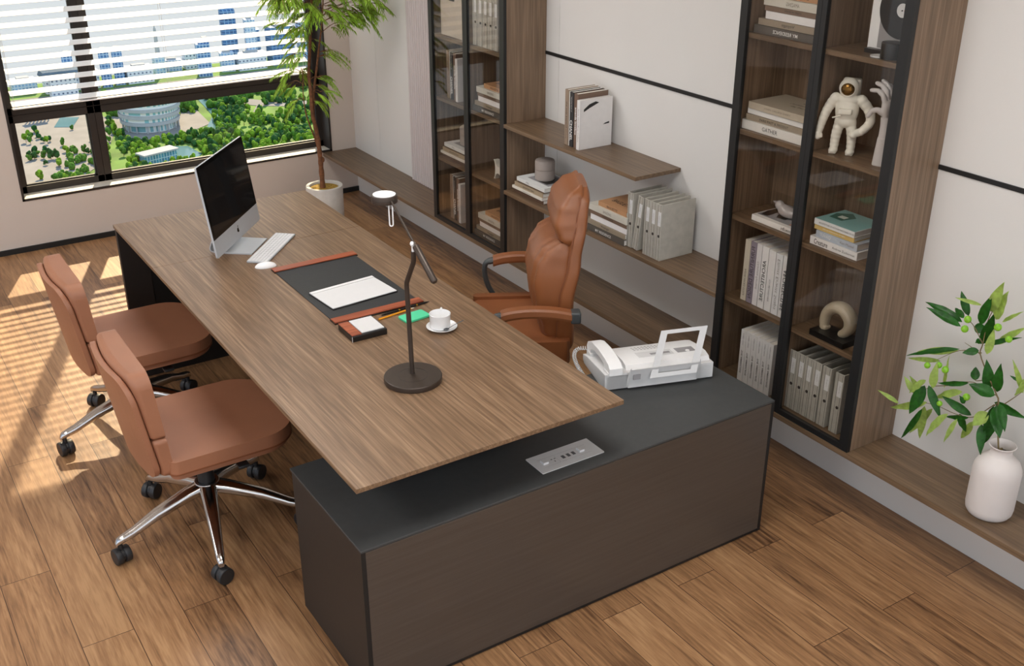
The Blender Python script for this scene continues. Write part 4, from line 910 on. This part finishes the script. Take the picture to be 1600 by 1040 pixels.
def leaf(p, q, w, mat, par, idx):
    p, q = Vector(p), Vector(q); ax = (q-p); L = ax.length; ax.normalize()
    rnd = random.Random(idx); nrm = (camdir+Vector([rnd.uniform(-.35, .35) for _ in range(3)])); nrm = (nrm-ax*nrm.dot(ax)).normalized(); sd = ax.cross(nrm)
    bm = bmesh.new(); rows = []; N_ = 12; sag = rnd.uniform(.02, .07)
    for i in range(N_+1):
        u = i/N_; wd = w*.80*(math.sin(math.pi*min(1, u**.8*1.0))**.85)*(1-.25*u) if 0 < i < N_ else .0004
        c = p+ax*(L*u)+nrm*(sag*L*4*u*(1-u)*.8)
        rows.append([bm.verts.new(c+sd*(wd*k)+nrm*(abs(k)*wd*.28+.0015*math.sin(u*20+k*3)*abs(k))) for k in (-1, -.5, 0, .5, 1)])
    for A, B in zip(rows, rows[1:]):
        for j in range(4): bm.faces.new((A[j], A[j+1], B[j+1], B[j]))
    r = bmesh.ops.solidify(bm, geom=bm.faces[:], thickness=.0004)
    g = G(); g._add(bm); return ob('leaf', g, mat, par, ang=60)
for i, (c, *v) in enumerate(LEAVES):
    leaf(Vector(v[0:3])-VX, Vector(v[3:6])-VX, v[6], 'leafd' if c == 'd' else 'leafl', t, i)
g0 = None
for x, y, z, r in FRUIT:
    ob('fruit', G().ball((0,0,0), r, (1, 1, 1.05), 12), 'fruit', t, Vector((x, y, z))-VX)

# ------------------------------------------------------------------ potted tree by the window
PX = Vector((-.562, -.735, 0))
t = thing('potted_tree', 'tall slender leafy tree in a pale round concrete pot by the window', 'potted plant', PX)
ob('pot', G().lathe([(0, 0), (.104, 0), (.108, .004), (.112, .326), (.110, .33), (.092, .33), (.090, .327), (.088, .29), (0, .29)], n=56), 'potw', t)
ob('soil', G().cyl((0,0,.28), .0885, .036, 40, .006), 'soil', t)
g = G()
def W(x, z, y=-.735): return Vector((x, y, z))-PX
# the measured line of each stem, in metres
S1 = smooth_path([W(-.572, .30), W(-.573, .42), W(-.574, .50), W(-.578, .60), W(-.590, .70), W(-.602, .78), W(-.600, .90, -.73), W(-.597, 1.02, -.72), W(-.578, 1.16, -.72), W(-.560, 1.28, -.71), W(-.54, 1.45, -.71), W(-.53, 1.62, -.71)], 5)
S2 = smooth_path([W(-.575, .34, -.728), W(-.565, .47, -.715), W(-.586, .60, -.72), W(-.622, .70, -.74), W(-.650, .80, -.75), W(-.655, .92, -.75), W(-.640, 1.02, -.74)], 5)
S3 = smooth_path([W(-.578, .60, -.74), W(-.592, .74, -.725), W(-.570, .88, -.70), W(-.545, 1.0, -.70), W(-.52, 1.12, -.70), W(-.49, 1.26, -.70), W(-.46, 1.42, -.69)], 5)
def stem(p, r0, r1): k = len(p); g.tube(p, [(r0+(r1-r0)*j/(k-1))*(1+.10*math.sin(j*1.7)) for j in range(k)], 10)
stem(S1, .0165, .006); stem(S2, .007, .002); stem(S3, .010, .004)
g.ball(W(-.560, .49, -.735), 1, (.013, .012, .018), 8)
ob('trunk', g, 'bark', t, ang=70)
fg = bmesh.new(); rnd = random.Random(5); tw = G()
def frond(base_, d, L, droop, leafl=.05, npair=12):
    d = d.normalized(); side = d.cross(Vector((0,0,1))).normalized() if abs(d.z) < .98 else Vector((1,0,0))
    pts = []
    for i in range(npair+1):
        u = i/npair; pts.append(base_+d*(L*u)+Vector((0,0,-droop*L*u*u)))
    tw.tube(pts, [.0014*(1-.7*i/npair) for i in range(npair+1)], 5)
    for i in range(2, npair+1):
        u = i/npair; tg = (pts[i]-pts[i-1]).normalized()
        for s in (-1, 1):
            ll = leafl*(1-.35*abs(u-.5)*1.6)*rnd.uniform(.8, 1.15)
            dd = (tg*.85+side*s*rnd.uniform(.45, .8)+Vector((0,0,-.22-rnd.uniform(0, .25)))).normalized(); sd = dd.cross(Vector((rnd.uniform(-.4,.4), rnd.uniform(-.4,.4), 1))).normalized(); w = ll*.10
            a = pts[i]; m1 = a+dd*ll*.4; e = a+dd*ll+Vector((0,0,-ll*.18))
            v = [fg.verts.new(x) for x in (a, m1+sd*w, e, m1-sd*w)]
            fg.faces.new(v)
def spray(base_, az, el, L, n, droop=.32, ll=.048):
    d = Vector((math.cos(R(az))*math.cos(R(el)), math.sin(R(az))*math.cos(R(el)), math.sin(R(el))))
    end = base_+d*L
    tw.tube(smooth_path([base_, base_+d*L*.55+Vector((0,0,.01)), end+Vector((0,0,-.12*L))], 3), [.0022, .0021, .002, .0018, .0016, .0014, .0012], 6)
    for i in range(n):
        f = .45+.55*i/max(1, n-1); b0 = base_+d*L*f+Vector((0,0,-.12*L*f*f))
        a2 = R(az)+rnd.uniform(-1.1, 1.1); e2 = R(rnd.uniform(-25, 25))
        frond(b0, Vector((math.cos(a2)*math.cos(e2), math.sin(a2)*math.cos(e2), math.sin(e2))), rnd.uniform(.08, .135), droop+rnd.uniform(0, .35), ll)
def onp(P, f): return P[min(len(P)-1, int(f*len(P)))]
# crown: sprays leave the stems in all directions; the lower right ones droop
SP = [(S1,.60,-10,20,.06,2),(S1,.68,195,25,.12,4),(S1,.72,60,25,.10,3),(S1,.74,200,30,.10,3),(S1,.80,170,25,.17,5),(S1,.84,250,25,.15,5),(S1,.86,110,30,.12,5),(S1,.86,190,30,.22,7),
      (S1,.88,190,20,.26,8),(S1,.90,0,20,.26,7),(S1,.90,210,10,.30,8),(S1,.92,290,20,.22,7),(S1,.94,215,25,.25,8),(S1,.95,-15,30,.32,8),(S1,.97,150,25,.22,7),(S1,.98,40,30,.24,6),(S1,.99,260,30,.24,7),(S1,.995,-40,30,.26,7),(S1,.96,180,30,.3,8),
      (S3,.80,-5,25,.16,5),(S3,.84,-20,20,.26,8),(S3,.86,5,12,.30,8),(S3,.90,15,15,.30,8),(S3,.93,-10,10,.34,9),(S3,.95,-25,15,.32,8),(S3,.97,-10,20,.36,9),(S3,.98,-45,15,.26,7),(S3,.99,0,30,.34,8),(S3,.88,200,20,.14,5),
      (S1,.86,230,35,.10,5),(S1,.88,30,35,.12,5),(S1,.92,120,40,.10,5),(S1,.94,-60,40,.12,5),(S1,.84,-30,30,.12,4),(S3,.90,-60,35,.12,5),(S3,.94,60,35,.14,5),(S1,.98,200,45,.12,5),(S1,.80,215,30,.10,4),
      (S2,.75,200,10,.05,2),(S2,.9,150,15,.07,3),(S2,.99,185,25,.10,4),(S2,.98,80,20,.07,3),(S1,.55,-15,10,.06,2),(S1,.5,20,0,.05,2)]
for P_, f, az, el, L, n in SP: spray(onp(P_, f), az, el, L, n)
for (P_, f, az, L, dr) in ((S3, .62, -18, .22, .75), (S3, .48, -5, .18, 1.0), (S3, .40, -20, .15, 1.1), (S1, .5, -8, .12, 1.2), (S3, .66, -28, .20, .7)):
    for k in range(4): frond(onp(P_, f), Vector((math.cos(R(az+k*16-20)), math.sin(R(az+k*16-20)), .45)), L*(.7+.12*k), dr, .04, 10)
me = bpy.data.meshes.new('foliage'); fg.to_mesh(me); fg.free(); me.materials.append(MT['frond']); fo = bpy.data.objects.new('foliage', me); COL.objects.link(fo); fo.parent = t; fo['kind'] = 'stuff'
ob('twigs', tw, 'bark', t, ang=70)

# ------------------------------------------------------------------ city outside (ground 300 m below)
GZ = -300.
def ext(name, g, mat, lab, cat, group=None, kind=None): o = ob(name, g, mat); return tag(o, lab, cat, group, kind)
def emat(name, rgb, sc=.02, var=.2, rough=.9): return M(name, rgb, rough, var=var, scale=sc)
MT['grass'] = emat('park_grass', (92,126,44), .03, .35); MT['pave'] = emat('pale_paving', (138,132,126), .05, .1); MT['road'] = emat('asphalt_road', (130,127,125), .05, .06)
MT['water'] = M('pond_water', (92,128,132), .12, var=.1, scale=.02); MT['eroof'] = emat('concrete_roof', (172,172,172), .1, .05)
def tree_mat(name, rgb):
    m, t_, b = base(name); c = sl(rgb)
    n_ = nn(t_, 'ShaderNodeTexNoise'); n_.inputs['Scale'].default_value = .9; n_.inputs['Detail'].default_value = 4; t_.links.new(coords(t_), n_.inputs['Vector'])
    t_.links.new(ramp(t_, n_.outputs['Fac'], [(.35, tuple(x*.45 for x in c)), (.65, tuple(min(1, x*1.5) for x in c))]), b.inputs['Base Color']); b.inputs['Roughness'].default_value = .9
    b.inputs['Specular IOR Level'].default_value = .1; return m
MT['tree1'] = tree_mat('bright_tree_crown', (112,146,40)); MT['tree2'] = tree_mat('mid_tree_crown', (78,118,42)); MT['tree3'] = tree_mat('dark_tree_crown', (48,88,44))
gr = G().slab([(-500, 700), (1500, 700), (1500, 1460), (-500, 1460)], GZ-4, GZ)
o = ob('ground_plain', gr, 'grass'); o['kind'] = 'structure'
def flat(pts, h=.4): return G().slab(pts, GZ+.02, GZ+h, 0)
ext('paved_plaza', flat([(90, 980), (150, 980), (215, 1060), (262, 1190), (262, 1330), (120, 1330), (60, 1200)]), 'pave', 'broad pale paved plaza seen through the left lower pane', 'plaza')
ext('paved_terrace', flat([(262, 1120), (300, 1110), (352, 1150), (360, 1230), (262, 1240)], .5), 'pave', 'pale paved terrace around the round white building', 'plaza')
ext('city_road', flat([(395, 1240), (420, 1250), (455, 1195), (560, 1180), (560, 1168), (452, 1178), (430, 1195), (405, 1150), (398, 1152), (424, 1200)], .5), 'road', 'grey road bending past the park on the right', 'road')
ext('ring_road', flat([(60, 1330), (700, 1330), (700, 1380), (60, 1380)], .5), 'road', 'wide straight road below the office towers', 'road')
ext('park_pond', flat([(268, 1020), (292, 1015), (306, 1040), (303, 1075), (290, 1082), (285, 1050), (268, 1040)], .6), 'water', 'narrow park pond behind the glass pavilion', 'pond')
ext('river', flat([(350, 1150), (365, 1180), (372, 1230), (380, 1300), (392, 1300), (384, 1230), (378, 1180), (362, 1140), (340, 1110), (336, 1118)], .6), 'water', 'pale canal running away beside the round white building', 'canal')
ext('square_pool', flat([(205, 1225), (222, 1215), (238, 1255), (220, 1265)], .8), 'water', 'square pool in the middle of the plaza', 'pool')
# round civic building
RB = Vector((294, 1172, GZ)); t = thing('round_building', 'round white tiered building with glass bands in the park', 'building', RB)
g = G(); g2 = G(); z = 0
for i, (r, h) in enumerate(((27, 8), (31, 3.4), (29, 4), (32, 3.4), (30, 4), (33, 3.2), (31, 4), (32.5, 2))):
    (g if i % 2 else g2).cyl((0, 0, z), r, h, 64); z += h
ob('floor_band', g, 'eroof', t); ob('glass_storeys', g2, facade('round_glazing', (226,226,222), (120,164,168), 5, 9, 1.3), t)
for i in range(16):
    a = 2*math.pi*i/16; ob('column', G().cyl((29*math.cos(a), 29*math.sin(a), 0), .9, 9, 8), 'eroof', t)
ob('roof_disc', G().cyl((0, 0, z), 26, 1.5, 48).cyl((0, 0, z+1.5), 15, 3, 40), 'eroof', t)
# glass pavilion by the pond
t = thing('glass_pavilion', 'low blue glass pavilion with a flat roof among the trees', 'building', (262, 1036, GZ), R(16))
ob('glass_wall', G().box(-17, 17, -6, 6, 0, 10), facade('pavilion_glass', (196,214,214), (70,130,150), 3, 5, .35), t); ob('flat_roof', G().box(-19, 19, -8, 8, 10, 11.5), 'eroof', t)
t = thing('colonnade', 'white columned pavilion at the top of the plaza', 'building', (196, 1262, GZ), R(8))
ob('colonnade_roof', G().box(-12, 12, -5, 5, 12, 14), 'eroof', t)
for i in range(6):
    for s in (-1, 1): ob('column', G().cyl((-10+4*i, 4*s, 0), .8, 12, 8), 'eroof', t)
fb = facade('blue_office_glazing', (176,200,222), (58,104,150), 4, 4, .5); fbl = facade('pale_office_glazing', (206,216,226), (126,158,190), 4, 4, .7); fw = facade('white_block_windows', (224,226,228), (90,104,124), 5, 5, 1.5); fd = facade('deep_blue_glazing', (120,160,196), (46,88,132), 5, 4, .45)
TW = [('blue_tall',465,485,-222,1420,20,fd,'tallest deep blue glass tower with a rounded crown'),('twin',490,503,-237,1400,16,fbl,'slim pale tower right of the tallest blue tower'),('mid',418,435,-254,1385,18,fb,'stepped blue office tower left of the tallest one'),
 ('pair1',298,310,-255,1390,16,fb,'blue residential tower, left one of the close pair'),('pair2',315,327,-256,1395,16,fb,'blue residential tower, right one of the close pair'),('left_sm',255,267,-255,1390,16,fb,'small blue tower left of the window mullion'),
 ('right1',503,520,-256,1432,16,fb,'blue office block left of the broad slab'),('right2',524,556,-250,1400,22,fd,'broad deep blue office slab behind the potted tree'),('right3',566,583,-246,1405,22,fb,'blue tower at the right edge of the skyline'),
 ('right4',452,470,-276,1398,14,fbl,'low pale glass block in front of the tallest tower'),('pale1',388,412,-286,1440,14,fbl,'pale hazy mid-rise block behind the television tower'),('pale2',198,226,-284,1410,20,fbl,'pale low block at the left end of the skyline'),
 ('w1',232,262,-272,1392,18,fw,'white block with rows of small windows left of the mullion'),('w2',268,296,-278,1394,18,fw,'white block with small windows right of the mullion'),('w3',330,362,-280,1392,18,fw,'long white block with small windows near the television tower'),
 ('w4',474,512,-278,1392,14,fw,'white low block under the twin tower'),('w5',418,448,-280,1440,14,fw,'white low block behind the stepped tower')]
for n_, x0, x1, zt, Y, dp, mt_, lb in TW:
    H = zt-GZ; w = x1-x0; t = thing('office_tower', lb, 'building', ((x0+x1)/2, Y, GZ), R(-12 if w < 25 else 0), group='office blocks of the skyline')
    if n_ == 'blue_tall':
        ob('tower_shaft', G().slab(rr(-w/2, w/2, 0, dp, 5, 5), 0, H-8, 0), mt_, t); ob('tower_crown', G().slab(rr(-w/2, w/2, 0, dp, 5, 5), H-8, H, 6, 4, bot=False), mt_, t)
    elif n_ == 'mid':
        ob('tower_shaft', G().box(-w/2, w/2, 0, dp, 0, H-5).box(-w/2+4, w/2, 3, dp, H-5, H), mt_, t); ob('roof_plant', G().box(0, w/2-2, 5, dp-4, H, H+3), 'eroof', t)
    else:
        ob('tower_shaft', G().box(-w/2, w/2, 0, dp, 0, H), mt_, t); ob('roof_plant', G().box(-w/4, w/4, 4, dp-4, H, H+2.5), 'eroof', t)
t = thing('television_tower', 'thin pale spire rising above the skyline', 'tower', (382, 1435, GZ)); ob('tower_base', G().box(-7, 7, -6, 6, 0, 24), fbl, t); ob('spire', G().cyl((0,0,24), 3.2, 34, 14, r2=1.6), 'eroof', t); ob('antenna', G().cyl((0,0,58), 1.0, 10, 8, r2=.2), 'eroof', t)
t = thing('pagoda_hall', 'wide low hall with a dark sweeping roof beyond the plaza', 'building', (246, 1352, GZ), 0)
ob('hall_walls', G().box(-15, 15, 0, 16, 0, 28), fw, t); ob('sweeping_roof', G().slab([(-24, -5), (24, -5), (24, 21), (-24, 21)], 28, 36, 7, 2, bot=False), emat('slate_roof', (92,108,120)), t)
# trees: individuals, then the distant wood as one mass
def crown(seed, mt_):
    bm = bmesh.new(); r2 = random.Random(seed)
    for k in range(6):
        b2 = bmesh.new(); bmesh.ops.create_icosphere(b2, subdivisions=2, radius=1)
        c = Vector((r2.uniform(-.45,.45), r2.uniform(-.45,.45), r2.uniform(.75,1.7))); q = r2.uniform(.42, .72)
        for v in b2.verts: v.co = c+v.co*q*(1+.28*noise.noise(v.co*3.1+Vector((seed*3+k, 0, 0))))
        me = bpy.data.meshes.new('tmp'); b2.to_mesh(me); b2.free(); bm.from_mesh(me); bpy.data.meshes.remove(me)
    me = bpy.data.meshes.new('tree_crown'); bm.to_mesh(me); bm.free(); fin(me, 60); me.materials.append(MT[mt_]); return me
CR = [crown(i, 'tree%d' % (1+i % 3)) for i in range(9)]
tk = G(); tk.cyl((0,0,0), .09, 1.1, 8, r2=.05); tkm = bpy.data.meshes.new('tree_trunk'); tk.bm.to_mesh(tkm); tk.bm.free(); tkm.materials.append(MT['bark'])
LB = ['bright green tree standing in the city park below the window', 'mid-green tree standing in the city park below the window', 'dark green tree standing in the city park below the window']
def blocked(x, y):
    if (x-294)**2+(y-1172)**2 < 38**2 or (245 < x < 283 and 1018 < y < 1050): return True
    if 262 < x < 352 and 1118 < y < 1235 and not (y > 1200 and x > 330): return True
    if 266 < x < 306 and 1014 < y < 1084: return True
    dxr = (x-398) - (y-1150)*.5
    if 1150 < y < 1250 and abs(dxr) < 6: return True
    if x > 425 and 1166 < y < 1196: return True
    if 336 < x < 394 and 1110 < y < 1300 and abs(x-(350+(y-1150)*.25)) < 8: return True
    return False
pts = []; rnd = random.Random(21); tries = 0
while len(pts) < 230 and tries < 30000:
    tries += 1; y = rnd.uniform(985, 1215); xl = 225+(y-985)*.15; x = rnd.uniform(xl, 405+(y-985)*.6)
    if blocked(x, y) or noise.noise(Vector((x*.02, y*.02, 3))) < -.16: continue
    if any((x-a)**2+(y-b)**2 < 4.6**2 for a, b, _ in pts): continue
    pts.append((x, y, rnd.uniform(2.6, 4.3)))
while len(pts) < 290:
    y = rnd.uniform(1000, 1240); x = rnd.uniform(118+(y-1000)*.22, 205+(y-1000)*.27)
    k = noise.noise(Vector((x*.03, y*.03, 9)))
    if 198 < x < 245 and 1205 < y < 1275: continue
    if k > .02 and not any((x-a)**2+(y-b)**2 < 4.5**2 for a, b, _ in pts): pts.append((x, y, rnd.uniform(2.2, 3.6)))
for x, y, s in pts:
    k = int((noise.noise(Vector((x*.012, y*.012, 1)))*.5+.5)*9+rnd.uniform(-2.2, 2.2)) % 9
    k = (0 if y < 1075 and rnd.random() < .6 else k % 3)+3*rnd.randrange(3)
    o = bpy.data.objects.new('park_tree', None); COL.objects.link(o); o.location = (x, y, GZ); o.scale = (s, s, s*rnd.uniform(1.0, 1.7)); o.rotation_euler = (0, 0, rnd.uniform(0, 6.28))
    tag(o, LB[k % 3], 'tree', ('bright', 'mid', 'dark')[k % 3]+' green trees in the park')
    c = bpy.data.objects.new('crown', CR[k]); COL.objects.link(c); c.parent = o
    c = bpy.data.objects.new('trunk', tkm); COL.objects.link(c); c.parent = o
def wood_mass(name, lab, count, region, mt_, q0, q1, th_=-.25, grp=None):
    bm = bmesh.new(); made = 0
    base_ = bmesh.new(); bmesh.ops.create_icosphere(base_, subdivisions=2, radius=1); BV = [v.co.copy() for v in base_.verts]; BF = [[v.index for v in f.verts] for f in base_.faces]; base_.free()
    vs = []; fs = []; tries = 0
    while made < count and tries < count*60:
        tries += 1; x, y = region()
        if blocked(x, y) or noise.noise(Vector((x*.025, y*.025, 5))) < th_: continue
        q = rnd.uniform(q0, q1); o_ = len(vs); h = rnd.uniform(1, 1.6)
        for v in BV:
            d = 1+.35*noise.noise(v*2.5+Vector((made*1.7, 0, 0))); vs.append((x+v.x*q*d, y+v.y*q*d, GZ+q*.8*h+v.z*q*d*h))
        fs += [[i+o_ for i in f] for f in BF]; made += 1
    me = bpy.data.meshes.new(name); me.from_pydata(vs, [], fs); fin(me, 60); me.materials.append(MT[mt_])
    o = bpy.data.objects.new(name, me); COL.objects.link(o); tag(o, lab, 'trees', kind='stuff')
def far_r():
    y = rnd.uniform(1215, 1328); return rnd.uniform(262 if y > 1235 else 330, 640), y
def near_r():
    y = rnd.uniform(985, 1225); return rnd.uniform(225+(y-985)*.15, 410+(y-985)*.62), y
def left_r():
    y = rnd.uniform(1000, 1120); return rnd.uniform(160+(y-1000)*.3, 205+(y-1000)*.27), y
wood_mass('distant_wood', 'dense band of far park trees below the towers', 460, far_r, 'tree2', 3, 5.5)
wood_mass('dark_thicket', 'dark green thicket filling the park between single trees', 420, near_r, 'tree3', 1.6, 3.6, -.05)
wood_mass('light_thicket', 'yellow-green undergrowth filling the park between single trees', 480, near_r, 'tree1', 1.4, 3.2, -.3)
wood_mass('plaza_grove', 'green grove at the near right side of the paved plaza', 70, left_r, 'tree2', 1.8, 3.4, -.4)

# ------------------------------------------------------------------ light
sd = bpy.data.lights.new('sun', 'SUN'); sd.energy = 9.0; sd.angle = R(.8); sd.color = (1, .79, .51)
so = bpy.data.objects.new('sun', sd); COL.objects.link(so)
so.rotation_euler = Vector((-.465, -1.14, -1)).to_track_quat('-Z', 'Y').to_euler(); so.location = (2, 6, 8)
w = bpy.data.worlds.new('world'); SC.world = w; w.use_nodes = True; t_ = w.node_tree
bg = t_.nodes['Background']; tc = nn(t_, 'ShaderNodeTexCoord'); sp = nn(t_, 'ShaderNodeSeparateXYZ'); t_.links.new(tc.outputs['Generated'], sp.inputs[0])
mr = nn(t_, 'ShaderNodeMapRange'); mr.inputs['From Min'].default_value = -.25; mr.inputs['From Max'].default_value = .6; t_.links.new(sp.outputs[2], mr.inputs['Value'])
cr_ = ramp(t_, mr.outputs[0], [(0, sl((226,230,234))), (.3, sl((232,235,238))), (1, sl((170,200,236)))])
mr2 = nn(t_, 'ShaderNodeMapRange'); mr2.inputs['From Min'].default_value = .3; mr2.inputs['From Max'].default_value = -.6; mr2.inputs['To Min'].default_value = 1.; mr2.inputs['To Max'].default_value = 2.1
t_.links.new(sp.outputs[1], mr2.inputs['Value']); t_.links.new(mr2.outputs[0], bg.inputs['Strength'])   # sky brightened towards the unseen back side, added as fill light
t_.links.new(cr_, bg.inputs['Color'])
SC.view_settings.view_transform = 'Standard'; SC.view_settings.look = 'None'; SC.view_settings.gamma = 1; SC.view_settings.exposure = 0
SC.view_settings.use_curve_mapping = False
SC.cycles.max_bounces = 10; SC.cycles.transparent_max_bounces = 16; SC.cycles.caustics_reflective = False; SC.cycles.caustics_refractive = False
